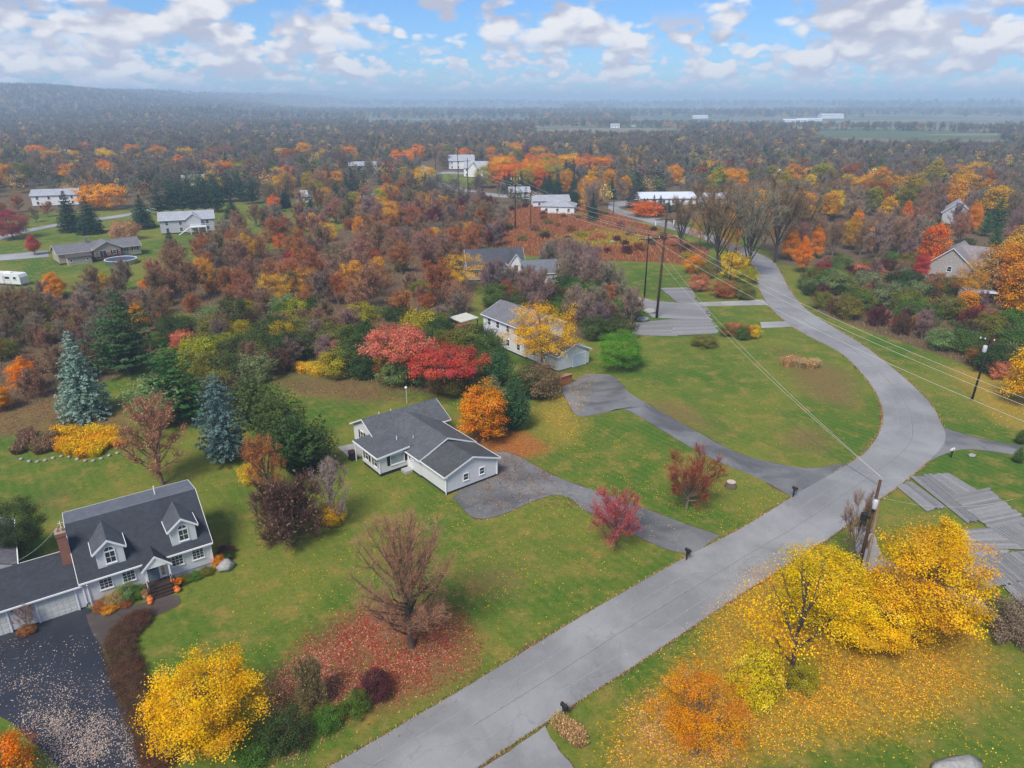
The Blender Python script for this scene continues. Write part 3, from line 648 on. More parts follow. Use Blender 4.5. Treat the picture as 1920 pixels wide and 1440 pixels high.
sb = MB(); sb.prism([(-4.15, 7.85, 2.74), (0.2, 7.85, 3.02), (0.2, 7.85, 2.82), (-4.15, 7.85, 2.52)], (0, -0.05, 0)); sb.box(-4.24, -4.15, 7.8, 13.9, 2.54, 2.72); sb.build('bay_fascia', TRIM, so_)
MB().tube([(-4.0, 13.7, 0), (-4.0, 13.7, 2.6)], 0.06, 6).build('porch_post', TRIM, ranch)
win(ranch, 2.75, -0.005, 1.45, -90, 0.62, 0.75, 1, 2); win(ranch, 5.0, -0.005, 1.45, -90, 0.62, 0.75, 1, 2)
win(ranch, -1.35, 8.195, 1.75, -90, 1.75, 1.15, 1, 1, 1, glass=GLASSL)
for yy in (9.0, 11.2): win(ranch, -3.755, yy, 1.7, 180, 0.72, 1.1, 1, 2, 1)
win(ranch, -1.605, 16.6, 1.6, 180, 0.75, 1.05, 1, 2, 1); win(ranch, -1.605, 14.6, 1.6, 180, 0.75, 1.05, 1, 2, 1)
win(ranch, 8.605, 17.6, 1.6, 0, 0.5, 1.3, 1, 2, 1); win(ranch, -0.055, 6.9, 2.0, 180, 0.7, 0.4, 1, 1)
door(ranch, -0.055, 7.4, 0.4, 180, 0.9, 1.95, TRIM)
MB().box(-1.1, -0.1, 6.9, 7.95, -0.02, 0.36).build('stoop', plain('stoop_concrete', (0.4, 0.4, 0.38), 0.9, 0.1, 0.2), ranch)
corner_boards(ranch, [(0.05, 0), (7.15, 0)], 0.3, 2.35); corner_boards(ranch, [(-3.75, 8.2)], 0.45, 2.55)
for a, b in ((0.6, 15.9), (2.2, 15.75), (-0.2, 10.2), (1.4, 9.0)): pipe(ranch, a, b, 3.0, 1.5 if b > 15 else 0.55, TRIM, 0.05)
MB().tube([(0.0, -0.35, 2.3), (0.0, -0.08, 2.1), (0.0, -0.08, 0.1)], 0.045, 6).build('downspout', TRIM, ranch)

# ---- two-storey pale house with garage, half behind the yellow elm
mid = hroot('two_storey_house', 'pale two-storey house with slate roof behind the big yellow tree', P(1046, 697), 37)
gable(mid, 0, 6.8, 0, 8.2, 2.6, 4.1, 'y', W_PALE, R_MID, 0.3, 0, 0.15, ends=(1, 0), wall_name='garage_wall')
garage_door(mid, 4.6, -0.005, -90, 2.7, 2.1, plain('blue_white_door', (0.66, 0.72, 0.80), 0.4, 0.4, 0.05)); 
gable(mid, -0.4, 8.0, 8.0, 20.5, 5.1, 6.9, 'y', W_PALE, R_MID, 0.35, 0, 0.3)
for yy in (10, 13, 16, 18.6):
    win(mid, -0.405, yy, 4.1, 180, 0.85, 1.1, 1, 2); win(mid, -0.405, yy, 1.6, 180, 0.85, 1.1, 1, 2)
door(mid, -0.005, 3.5, 0.15, 180, 0.9, 2.0, TRIM); win(mid, -0.005, 6.2, 1.5, 180, 0.8, 0.9, 1, 2)
# pavilion beside it
pv = thing('garden_pavilion', 'small open garden pavilion with pale flat roof beside the two-storey house', 'pavilion', (*P(882, 628), 0), R_(38))
MB().prism([(-2.0, 0, 2.75), (2.0, 0, 2.95), (2.0, 4.2, 2.95), (-2.0, 4.2, 2.75)], (0, 0, 0.12)).build('roof', plain('pale_panel', (0.55, 0.54, 0.46), 0.6, 0.3, 0.15), pv)
for a in (-1.8, 1.8):
    for b in (0.2, 4.0): MB().box(a - 0.08, a + 0.08, b - 0.08, b + 0.08, -0.02, 2.76).build('post', DKW, pv)
MB().box(-1.8, 1.8, 0.2, 4.0, 0, 0.15).build('deck_floor', DKW, pv); 
r = MB(); r.box(-1.8, 1.8, 0.14, 0.2, 0.9, 1.0); r.box(-1.86, -1.8, 0.2, 4.0, 0.9, 1.0)
for k in range(12): r.box(-1.75 + k * 0.31, -1.71 + k * 0.31, 0.15, 0.19, 0.15, 0.9)
r.build('railing', DKW, pv)
wsd = thing('wood_shed', 'low orange-brown wooden firewood box beside the dark driveway', 'shed', (*P(1062, 722), 0), R_(40))
CEDAR = plain('cedar_boards', (0.36, 0.13, 0.05), 0.8, 0.2, 0.3)
MB().prism([(-1.2, 0, 0), (-1.2, 1.5, 0), (-1.2, 1.5, 1.1), (-1.2, 0, 1.5)], (2.4, 0, 0)).build('body', CEDAR, wsd)
for k in range(8): MB().box(-1.2 + 0.3 * k + 0.02, -1.2 + 0.3 * k + 0.28, -0.03, -0.002, 0.05, 1.42).build('board', CEDAR, wsd)
MB().slab([(-1.35, -0.15, 1.62), (1.35, -0.15, 1.62), (1.35, 1.65, 1.18), (-1.35, 1.65, 1.18)], 0.08).build('roof', plain('worn_roof_board', (0.42, 0.22, 0.12), 0.8, 0.2, 0.3), wsd)

# ---- house hidden in the thicket
ch2 = hroot('gabled_house', 'dark-roofed white house with steep gable half hidden by bare trees', P(955, 530), 12)
gable(ch2, -9.5, 4.5, 3, 11, 3.3, 7.0, 'x', W_GREY, shingles('blue_black_shingles', (0.06, 0.06, 0.075)), 0.35)
gable(ch2, 0.2, 3.6, 1.2, 7, 4.3, 6.6, 'y', W_WHITE, R_DARK, 0.3, ends=(1, 0), wall_name='front_gable')
gable(ch2, 3.0, 11.5, -3, 4.5, 2.7, 5.0, 'x', W_WHITE, shingles('blue_grey_shingles', (0.13, 0.14, 0.16)), 0.35, wall_name='garage_wall')
for xx in (-7.5, -5, -2.5): win(ch2, xx, 2.995, 1.8, -90, 1.0, 1.3)
win(ch2, 1.9, 1.195, 3.2, -90, 1.0, 1.4); garage_door(ch2, 6, -3.005, -90, 3.2, 2.1, TRIM); garage_door(ch2, 9.6, -3.005, -90, 2.4, 2.1, TRIM)

# ---- tan ranch with lean-to and pool
tan = hroot('tan_house', 'long tan ranch house with grey roof beside an above-ground pool', P(113, 497), 42)
gable(tan, 0, 20.5, 0, 7.5, 2.9, 4.6, 'x', W_TAN, R_MID, 0.4, trim=TANTRIM)
gable(tan, 8.5, 15.0, -1.2, 4, 3.3, 5.0, 'y', W_TAN, R_MID, 0.4, trim=TANTRIM, ends=(1, 0), wall_name='cross_gable')
MB().box(1.6, 7.2, -2.6, -0.02, 0, 2.0).build('lean_to_wall', W_TAN, tan)
MB().slab([(1.3, -2.9, 2.1), (7.5, -2.9, 2.1), (7.5, 0.05, 2.75), (1.3, 0.05, 2.75)], 0.12).build('lean_to_roof', shingles('brown_shingles', (0.075, 0.06, 0.058)), tan)
for xx in (2.3, 6.2): win(tan, xx, -2.605, 1.2, -90, 0.5, 0.6, 1, 1)
for xx in (4.0, 4.9, 7.6, 16.3, 19.0): win(tan, xx, -0.005, 2.1, -90, 0.7, 0.95, 1, 2, 1)
win(tan, 10.5, -1.205, 1.7, -90, 1.6, 1.9, 2, 1); win(tan, 13.4, -1.205, 2.0, -90, 0.8, 1.0, 1, 2, 1)
ch = MB().box(7.7, 8.3, 3.2, 3.8, 3, 6.0).build('chimney', plain('metal_flue', (0.2, 0.2, 0.2), 0.4, 0.4), tan)
dkk = thing('pool_deck', 'reddish timber deck built against the tan ranch house', 'deck', (*P(200, 488), 0), R_(42))
REDW = plain('red_stained_wood', (0.12, 0.035, 0.03), 0.8, 0.2, 0.3)
MB().box(-3, 4.5, 0, 3.2, 0.9, 1.05).build('platform', REDW, dkk)
r = MB()
for k in range(26): r.box(-3 + k * 0.3, -2.93 + k * 0.3, 0, 0.06, 0, 1.95)
r.box(-3, 4.5, -0.03, 0.09, 1.9, 2.0); r.build('railing', REDW, dkk)
pl = thing('swimming_pool', 'round above-ground pool with pale wall and dark winter cover', 'pool', (*P(228, 494), 0))
MB().lathe([(3.9, 0), (3.9, 1.25), (4.05, 1.27), (4.05, 1.33), (3.7, 1.34), (3.7, 1.2)], 28).build('pool_wall', plain('pool_wall', (0.60, 0.66, 0.68), 0.4, 0.4, 0.1), pl, smooth=True)
MB().lathe([(0.01, 1.0), (3.72, 1.26)][::-1], 28).build('pool_cover', plain('pool_cover', (0.05, 0.07, 0.12), 0.35, 0.4, 0.3), pl)
# camper
cv = thing('camper_trailer', 'white travel trailer with rounded ends parked on the grass', 'camper', (*P(22, 534), 0), R_(-12))
prof = [(-4.0, 0.55), (4.0, 0.55), (4.0, 2.2), (3.7, 2.85), (3.2, 3.0), (-3.4, 3.0), (-3.9, 2.7), (-4.25, 1.6)]
MB().prism([(a, -1.2, b) for a, b in prof], (0, 2.4, 0)).build('body', plain('camper_white', (0.74, 0.74, 0.72), 0.4, 0.4, 0.12), cv)
for a, b in ((-2.6, 1.0), (0.5, 1.3), (2.6, 0.8)): win(cv, a, -1.205, 2.0, -90, b, 0.65, 1, 1)
MB().box(-0.9, -0.3, -1.24, -1.19, 0.6, 2.5).build('door', plain('camper_grey', (0.5, 0.5, 0.5), 0.5, 0.3), cv)
for a in (-0.5, 0.5):
    for s in (-1.15, 1.05): MB().tube([(a, s, 0.35), (a, s + 0.1, 0.35)], 0.36, 14).build('wheel', SHUT, cv)
MB().box(-1.0, 1.0, -0.5, 0.4, 3.0, 3.25).build('roof_vent', TRIM, cv); MB().tube([(-5.3, 0, 0.5), (-4.1, 0, 0.6)], 0.06, 6).build('hitch', SHUT, cv)

# ---- grey split-level, and the houses farther off
def simple(name, label, px, py, deg, Ln, Wd, ev, rg, wm, rm, wins=4, extra=None, hip=False, off=0.0, chim=False):
    q0 = P(px, py) if py > 290 else P(px, py, -5.0)
    h = hroot(name, label, q0, deg); h.location.z = float(gh(*q0))
    if not hip: gable(h, 0, Ln, 0, Wd, ev, rg, 'x', wm, rm, 0.4)
    else:
        MB().box(0, Ln, 0, Wd, 0, ev).build('wall', wm, h); q = Wd / 2; o = 0.4
        mb = MB(); A = [(-o, -o, ev), (Ln + o, -o, ev), (Ln + o, Wd + o, ev), (-o, Wd + o, ev), (q, q, rg), (Ln - q, q, rg)]
        mb.add(A, [(0, 1, 5, 4), (1, 2, 5), (2, 3, 4, 5), (3, 0, 4), (3, 2, 1, 0)]); mb.build('roof', rm, h)
    lv = [ev - 1.3] if ev < 4 else [ev - 1.2, 1.4]
    for i in range(wins):
        for z in lv: win(h, Ln * (i + 0.5) / wins, -0.005, z, -90, 0.9, 1.2, 1, 2)
    win(h, Ln + 0.005, Wd / 2, lv[0], 0, 0.9, 1.2, 1, 2); win(h, -0.005, Wd / 2, lv[0], 180, 0.9, 1.2, 1, 2)
    if chim: MB().box(Ln * 0.6, Ln * 0.6 + 0.7, Wd / 2, Wd / 2 + 0.7, ev, rg + 0.9).build('chimney', BRICK, h)
    if extra: extra(h)
    return h
def gray_extra(h):
    gable(h, 8.0, 12.5, -1.3, 4, 4.8, 6.4, 'y', W_GREY, R_PALE, 0.3, ends=(1, 0), wall_name='cross_gable')
    MB().box(9, 14, -4.2, -1.4, 2.3, 2.5).build('deck_floor', TRIM, h)
    for a in (9.1, 11.5, 13.9): MB().box(a - 0.08, a + 0.08, -4.15, -4.0, 0, 3.4).build('deck_post', TRIM, h)
    r = MB(); r.box(9, 14, -4.2, -4.12, 3.3, 3.4)
    for k in range(20): r.box(9 + k * 0.25, 9.06 + k * 0.25, -4.19, -4.13, 2.5, 3.3)
    r.build('deck_railing', TRIM, h); MB().prism([(9, -4.0, 2.4), (9, -3.0, 2.4), (5.4, -3.0, 0), (5.4, -4.0, 0)], (0, 0, 0.15)).build('stair', TRIM, h)
simple('split_level_house', 'pale grey split-level house with white deck behind a small spruce', 303, 440, 22, 16.5, 8, 4.6, 6.6, W_GREY, R_PALE, 4, gray_extra)
simple('bungalow', 'white house with blue-grey roof on the wooded lane near dark spruces', 62, 388, 18, 17, 9, 4.6, 6.4, W_WHITE, R_PALE, 4)
simple('farmhouse', 'small white house behind the dark conifer row', 345, 351, 25, 10, 7, 3.5, 5.5, W_WHITE, R_PALE, 3)
def red_extra(h): gable(h, 8.6, 13.5, 1, 8, 3.2, 5.4, 'y', W_RED, R_PALE, 0.3, wall_name='red_wing_wall')
simple('red_wing_house', 'white cottage with dark red wing beside an orange-brown tree', 557, 381, -12, 8.4, 7, 3.0, 5.0, W_WHITE, R_PALE, 3, red_extra)
simple('hip_roof_house', 'small cream house with pale hipped roof at the thicket edge', 674, 386, 4, 10, 9, 2.7, 4.6, W_TAN, R_PALE, 3, None, True)
simple('hilltop_house', 'long low grey house among bare trees beyond the thicket', 655, 320, 10, 20, 9, 3.0, 5.0, W_GREY, R_PALE, 4)
def wh_extra(h): gable(h, 3, 8, -2, 4, 5, 8, 'y', W_WHITE, R_PALE, 0.4, ends=(1, 0), wall_name='cross_gable'); gable(h, 12, 19, 0.5, 7.5, 3, 5.2, 'x', W_WHITE, R_PALE, 0.3, wall_name='garage_wall')
simple('large_white_house', 'large white house with cross gable on the far rise, lawn in front', 870, 332, -8, 13, 9, 5.2, 8.4, W_WHITE, R_PALE, 4, wh_extra)
simple('tall_white_house', 'tall white house with pale roof behind the large cross-gabled house', 842, 318, 5, 16, 9, 5.5, 8.6, W_WHITE, R_PALE, 4)
simple('low_white_house', 'low white house with pale grey hipped roofs beside the far road', 1014, 400, -10, 13, 10, 2.7, 4.8, W_PALE, R_PALE, 3, None, True)
simple('roadside_house', 'low grey house with pale roof under dark conifers by the far road', 1000, 389, 6, 15, 8, 2.7, 4.4, W_PALE, R_PALE, 3)
simple('metal_hall', 'long white hall with pale metal roof among dark spruces', 1202, 387, 4, 23, 12, 3.2, 5.0, W_WHITE, R_METAL, 6)
simple('metal_annex', 'short white hall with metal roof behind bare trees', 1318, 388, 0, 13, 11, 3.4, 5.0, W_WHITE, R_METAL, 3)
simple('yellow_cottage', 'small cream cottage beside the tall utility pole in the far meadow', 956, 372, 6, 9, 7, 2.8, 4.6, W_TAN, R_PALE, 2)
simple('woodland_house', 'grey house with steep pale gable deep in the autumn woods', 1818, 424, 62, 9, 9, 4.2, 8.0, W_GREY, R_PALE, 2)
simple('ridge_house', 'white gabled house behind the orange maples on the rise', 1086, 342, 60, 9, 9, 4, 7, W_WHITE, R_PALE, 2)
for i, (a, b, d, l) in enumerate([(300, 258, 10, 'white house on the hazy wooded slope, gable to the lane'), (470, 262, -20, 'pale far house among hazy woods, long side showing'), (530, 288, 15, 'grey house peeping out of brown woods'), (215, 293, 5, 'low white house buried in woods on the slope'), (430, 272, 30, 'tiny pale house above the dark tree belt'), (108, 302, 0, 'pale house below orange trees on the slope'), (1145, 243, 0, 'white farmhouse beside the tan field'), (1178, 240, 20, 'pale barn standing in the tan field')]):
    simple('distant_house', l, a, b, d, 15, 9, 4.5, 7.5, W_WHITE, R_PALE, 3)
def barn(px, py, Ln, Wd, h, l): simple('distant_barn', l, px, py, 2, Ln, Wd, h, h + 3, W_WHITE, R_METAL, 3)
barn(1540, 222, 62, 25, 10, 'long white barn on the far green fields'); barn(1470, 229, 55, 14, 4, 'row of low white sheds at the edge of the far green field'); barn(1495, 227, 60, 14, 4, 'low white shed beside the far barn'); barn(1300, 222, 40, 18, 6, 'pale shed on the far plain before dark woods')
# stone house on the wooded side of the road
def st_extra(h):
    gable(h, 4.5, 9.5, -2.5, 5, 3.8, 7.3, 'y', W_STONE, shingles('stone_house_shingles', (0.22, 0.19, 0.19)), 0.35, ends=(1, 0), wall_name='front_gable')
    MB().prism([(6.2 + 0.8 * cos(pi * i / 8) + 0.8, -2.53, 2.0 + 0.8 * sin(pi * i / 8)) for i in range(9)] + [(6.2, -2.53, 0.3), (7.8, -2.53, 0.3)], (0, 0.06, 0)).build('arched_door', SHUT, h)
simple('stone_house', 'stone house with steep roof behind golden trees and dry yard', 1815, 527, 50, 13, 9, 3.6, 7.4, W_STONE, shingles('stone_house_shingles', (0.22, 0.19, 0.19)), 4, st_extra)
sh = thing('carport_shed', 'low flat-roofed carport with pale roof beneath golden trees', 'carport', (*P(1832, 572), 0), R_(-12))
MB().prism([(-2.5, 0, 2.6), (3.5, 0, 2.6), (3.5, 5, 3.0), (-2.5, 5, 3.0)], (0, 0, 0.15)).build('roof', R_METAL, sh)
for a in (-2.4, 3.4): MB().box(a - 0.1, a + 0.1, 0.1, 0.3, 0, 2.62).build('post', DKW, sh)
MB().box(-2.4, 3.4, 4.6, 4.75, 0, 2.95).build('back_wall', DKW, sh); MB().box(-2.5, -2.36, 0.3, 4.6, 0, 2.62).build('side_wall', W_PALE, sh)
cr = thing('parked_car', 'silver hatchback car parked among red shrubs by the carport', 'car', (*P(1783, 582), 0), R_(8))
CARP = plain('silver_paint', (0.45, 0.44, 0.47), 0.25, 0.5, 0.05, 0.5)
MB().prism([(a, -0.85, b) for a, b in [(-2.1, 0.35), (2.1, 0.35), (2.15, 0.75), (1.9, 0.95), (1.0, 1.05), (0.35, 1.5), (-1.5, 1.52), (-2.1, 1.0)]], (0, 1.7, 0)).build('body', CARP, cr)
MB().prism([(a, -0.87, b) for a, b in [(0.9, 1.06), (0.32, 1.44), (-1.42, 1.46), (-1.75, 1.06)]], (0, 1.74, 0)).build('window', GLASS, cr)
for a in (-1.3, 1.3):
    for s in (-0.9, 0.7): MB().tube([(a, s, 0.32), (a, s + 0.2, 0.32)], 0.32, 14).build('wheel', SHUT, cr)
for s in (-0.6, 0.6): MB().box(2.05, 2.17, s - 0.15, s + 0.15, 0.68, 0.82).build('headlight', GLASSL, cr)

# ------------------------------------------------------------------ timber decks: every plank a piece of its own
def wood_fn():
    co = COORD(); oi = N('ShaderNodeObjectInfo'); n = NOISE(co, 2.0, 5, 0.7, sep_=(1, 1, 1)); n2 = NOISE(co, 9.0, 3, 0.7)
    c = MIX(n, (0.165, 0.158, 0.150), (0.30, 0.292, 0.283)); c = MIX(0.3, c, MIX(n2, (0.2, 0.2, 0.2), (0.8, 0.8, 0.8)), 'OVERLAY')
    hs = N('ShaderNodeHueSaturation'); L(M('ADD', 0.80, M('MULTIPLY', oi.outputs['Random'], 0.4)), hs.inputs['Value']); L(c, hs.inputs['Color'])
    return BSDF(hs.outputs[0], 0.6, BUMP(n2, 0.2, 0.01), 0.3)
DECKW = mat('weathered_planks', wood_fn)
rnd = random.Random(11)
def platform(root, quad, n, z, thick=0.045, frac=1.0):
    # planks run from edge a-b to edge d-c; quad = a, b, c, d
    a, b, c, d = [np.array(q) for q in quad]; cc_ = (a + b + c + d) / 4; a, b, c, d = [cc_ + (q - cc_) * 1.09 for q in (a, b, c, d)]
    for i in range(n):
        f0, f1 = i / n + 0.035 / n, (i + 1) / n - 0.035 / n
        s0, s1 = rnd.uniform(0, 0.05), rnd.uniform(0.94, 1.03)
        A, B, C, D = a + (b - a) * f0, a + (b - a) * f1, d + (c - d) * f1, d + (c - d) * f0
        q = [A + (D - A) * s0, B + (C - B) * s0, B + (C - B) * s1, A + (D - A) * s1]
        zz = z + rnd.uniform(-0.012, 0.012)
        v = [(p_[0], p_[1], zz - thick) for p_ in q] + [(p_[0], p_[1], zz + (0.012 if k in (0, 3) else -0.004)) for k, p_ in enumerate(q)]
        MB().add(v, [(0, 3, 2, 1), (4, 5, 6, 7), (0, 1, 5, 4), (1, 2, 6, 5), (2, 3, 7, 6), (3, 0, 4, 7)]).build('plank', DECKW, root)
    cen = (a + b + c + d) / 4; k = 0.96; q = [cen + (p_ - cen) * k for p_ in (a, b, c, d)]
    MB().prism([(p_[0], p_[1], -0.05) for p_ in q], (0, 0, z - thick + 0.045)).build('joist_frame', plain('dark_joists', (0.10, 0.095, 0.09), 0.9, 0.1, 0.3), root)
z5 = lambda pts, z=0.14: [P(1600 + x / 4.8, 840 + y / 4.8, z) for x, y in pts]
d1 = thing('timber_deck', 'weathered grey timber deck in staggered platforms on the grass right beside the road', 'deck')
platform(d1, z5([(400, 345), (520, 300), (810, 515), (660, 560)]), 7, 0.126)
platform(d1, z5([(530, 265), (700, 248), (1160, 625), (1020, 660)]), 8, 0.153)
platform(d1, z5([(640, 236), (860, 230), (1115, 382), (905, 440)]), 9, 0.139)
platform(d1, z5([(885, 440), (1230, 715), (1545, 650), (1222, 370)]), 18, 0.171)
platform(d1, z5([(872, 755), (1055, 892), (1545, 905), (1235, 722)]), 12, 0.144)
platform(d1, z5([(870, 850), (862, 1008), (1420, 950), (1300, 880)]), 9, 0.117)
platform(d1, z5([(862, 1012), (1300, 962), (1560, 1170), (1150, 1275)]), 20, 0.153)
platform(d1, z5([(1310, 960), (1545, 925), (1900, 1180), (1560, 1170)]), 12, 0.171)
platform(d1, z5([(1370, 1250), (1560, 1175), (1900, 1400), (1560, 1440)]), 11, 0.135)
platform(d1, z5([(1240, 722), (1545, 660), (1900, 900), (1545, 900)]), 12, 0.157)
z4 = lambda pts, z=0.12: [P(1160 + x / 5.144, 370 + y / 5.144, z) for x, y in pts]
d2 = thing('timber_terrace', 'worn grey plank terrace in broken steps round the tall utility pole', 'deck')
platform(d2, z4([(188, 990), (330, 1150), (890, 1180), (800, 1040)]), 15, 0.108)
platform(d2, z4([(110, 1215), (150, 1318), (540, 1330), (500, 1180)]), 11, 0.090)
platform(d2, z4([(505, 1180), (530, 1325), (955, 1305), (890, 1182)]), 12, 0.126)
platform(d2, z4([(410, 880), (560, 1005), (760, 1012), (680, 872)]), 12, 0.108)

# ------------------------------------------------------------------ utility poles and cables
POLEW = plain('creosote_pole', (0.10, 0.055, 0.035), 0.9, 0.15, 0.4, scale=3); POLED = plain('dark_pole', (0.03, 0.027, 0.027), 0.9, 0.15, 0.3)
PORC = plain('porcelain', (0.75, 0.73, 0.66), 0.3, 0.5, 0.05); WIREM = plain('aluminium_cable', (0.62, 0.58, 0.50), 0.5, 0.4, 0.05); WIRED = plain('dark_cable', (0.10, 0.10, 0.10), 0.6, 0.3, 0.05)
GREYM = plain('grey_metal', (0.50, 0.52, 0.54), 0.45, 0.5, 0.1)
def pole(label, xy, h, arms=(), deg=0.0, m=None, r=0.17, lean=0.0, box=None, pins=True):
    o = thing('utility_pole', label, 'pole', (*xy, 0), R_(deg), 'utility poles')
    MB().tube([(0, 0, -0.3), (lean * 0.5, 0, h * 0.5), (lean, 0, h)], [r, r * 0.85, r * 0.7], 10).build('shaft', m or POLEW, o, smooth=True)
    for z, hw, hang in arms:
        a = MB().box(-hw, hw, -r - 0.14, -r + 0.02, z - 0.07, z + 0.07); a.tube([(-hw * 0.5, -r, z - 0.05), (lean * z / h, 0, z - 0.8)], 0.03, 5); a.tube([(hw * 0.5, -r, z - 0.05), (lean * z / h, 0, z - 0.8)], 0.03, 5)
        a = a.build('crossarm', m or POLEW, o)
        for s in ((-0.95, 0.95) if hang else (-0.92, -0.3, 0.92)):
            pr = [(0.03, 0), (0.09, 0.05), (0.05, 0.09), (0.09, 0.14), (0.05, 0.18), (0.08, 0.23), (0.02, 0.28)]
            if hang: pr = [(r_ * 1.5, z_ * 3.6) for r_, z_ in pr]
            MB().lathe(pr, 8, (s * hw, -r - 0.06, z - 1.1 if hang else z + 0.07)).build('insulator', PORC, a)
    if box: 
        zc, rr, hh = box
        MB().lathe([(rr * 0.9, 0), (rr, 0.06), (rr, hh), (rr * 0.8, hh + 0.08), (0.05, hh + 0.12)], 12, (0.0, -r - rr - 0.03, zc)).build('transformer', GREYM, o, smooth=True)
        MB().box(-0.06, 0.06, -r - 0.12, 0, zc + hh * 0.4, zc + hh * 0.6).build('bracket', GREYM, o)
    return o
P1, P2, P4, P5, P6, P7, P8 = P(1231, 596), P(1208, 560), P(1822, 750), P(1606, 1082), P(966, 430), P(995, 424), P(1500, 543)
LD = math.degrees(math.atan2(P1[1] - P6[1], P1[0] - P6[0])) + 90
pole('tall brown utility pole with two crossarms rising from the grey plank terrace', P1, 22.4, ((19.7, 2.0, True), (16.2, 3.0, False)), LD, POLEW, 0.27, 0.5)
pole('dark slender utility pole with wide crossarm on the lawn behind the plank terrace', P2, 14.2, ((13.2, 2.6, False),), LD, POLED, 0.18)
pole('black roadside pole with white transformer on the grass beyond the bend', P4, 9.6, ((9.3, 0.9, False),), -40, POLED, 0.16, 0.35, (7.6, 0.28, 0.9))
p5 = pole('brown roadside pole with bracing strut beside the yellow trees', P5, 10.2, (), 0, POLEW, 0.18, 0.25, (7.6, 0.22, 0.8))
MB().tube([(0.55, -0.3, 0), (0.5, -0.05, 8.2)], [0.13, 0.10], 8).build('strut', plain('pale_pole', (0.36, 0.24, 0.15), 0.9, 0.1, 0.3), p5)
tb = MB().lathe([(0.28, 0), (0.3, 0.7), (0.1, 0.8)], 10, (-0.55, -0.1, 6.2)); tb.box(-0.4, 0, -0.15, -0.05, 6.4, 6.6); tb.build('dark_canister', SHUT, p5)
pole('tall brown utility pole standing in the rust-coloured meadow', P6, 18.6, ((17.4, 1.6, True), (14.6, 2.0, False)), LD, POLEW, 0.25)
pole('slender utility pole in the meadow beside a yellow tree', P7, 11, ((10.5, 1.2, False),), LD, POLEW, 0.17)
pole('thin leaning pole at the hedge side of the road', P8, 7.8, (), 0, POLEW, 0.11, 0.9)
pole('short dark pole beside the lime-green roadside bush', P(1368, 527), 6.4, (), 0, POLED, 0.12)
pole('thin pole at the far bend of the road by the hall', P(1150, 402), 9.5, ((9.0, 0.8, False),), 20, POLED, 0.15)
for a, b, h, l in ((818, 352, 17, 'far pole on the slope below the white houses'), (860, 360, 19, 'tall far pole with crossarm in front of the white houses'), (878, 378, 18, 'tall far pole at the edge of the bare thicket'), (780, 322, 16, 'far pole near the curving lane, slim and dark'), (905, 372, 8, 'short far pole beside the far road'), (1008, 378, 9, 'short pole beside the cream cottage')):
    pole(l, P(a, b), h, ((h - 1, 1.4, False),), LD, POLED, 0.2)
PN = (P1[0] + (P1[0] - P6[0]), P1[1] + (P1[1] - P6[1]))
pole('tall brown utility pole with crossarms across the road from the mailboxes', PN, 20, ((19, 2.0, True), (16, 2.6, False)), LD, POLEW, 0.25)
def cable(label, a, b, sag, m=None, r=0.021, n=26):
    a, b = np.array(a, float), np.array(b, float)
    pts = [a + (b - a) * t - np.array([0, 0, 4 * sag * t * (1 - t)]) for t in np.linspace(0, 1, n)]
    return tag(MB().tube(pts, r, 5).build('power_cable', m or WIREM), label, 'cable', 'overhead cables')
ld = np.array([cos(R_(LD)), sin(R_(LD))])
def att(p, off, z): return (p[0] + ld[0] * off, p[1] + ld[1] * off, z)
for k in (-2.7, 0.9, 2.7):
    cable('pale power cable from the tall terrace pole out over the road bend', att(P1, k, 16.4), att(PN, k, 15.0), 2.6)
    cable('power cable between the tall terrace pole and the meadow pole', att(P1, k, 16.4), att(P6, k * 0.65, 14.8), 2.2)
for k in (-1.9, 1.9):
    cable('thin upper cable between the tall terrace pole and the meadow pole', att(P1, k, 18.7), att(P6, k * 0.8, 16.4), 1.8, WIREM, 0.022)
for k in (-1.6, 1.6):
    pf = P(860, 360); cable('far cable from the meadow pole to the white houses', att(P6, k, 14.8), (pf[0] + k, pf[1], 17.8), 2.5, WIREM, 0.03)
for k in (-0.8, 0.8):
    cable('thin dark cable from the thicket-side pole to the black roadside pole', (P8[0] + 0.9, P8[1] + k, 7.6), (P4[0] + 0.3, P4[1] + k, 9.3), 0.9, WIRED, 0.02)
for k in (-1.0, 1.0): cable('pale thin cable over the oval lawn to the brown roadside pole', att(P2, k, 13.3), (P5[0] + 0.4, P5[1] + k * 0.2, 10.4), 2.0, WIREM, 0.014)
cable('dark service cable sagging from the brown roadside pole across the road', (P5[0] + 0.4, P5[1], 9.6), (*P(1440, 832), 5.5), 0.6, WIRED, 0.022)
gp = cape.matrix_basis @ mathutils.Vector((-0.42, 2.6, 7.4))
cable('pale service cable dropping past the cape house garage', gp, (*P(60, 1330), 12.0), 0.8, WIREM, 0.014)
cable('pale service cable sagging over the grass to the timber deck', (P5[0] + 0.4, P5[1], 8.6), (*P(1880, 1000), 4.0), 1.0, WIREM, 0.012)

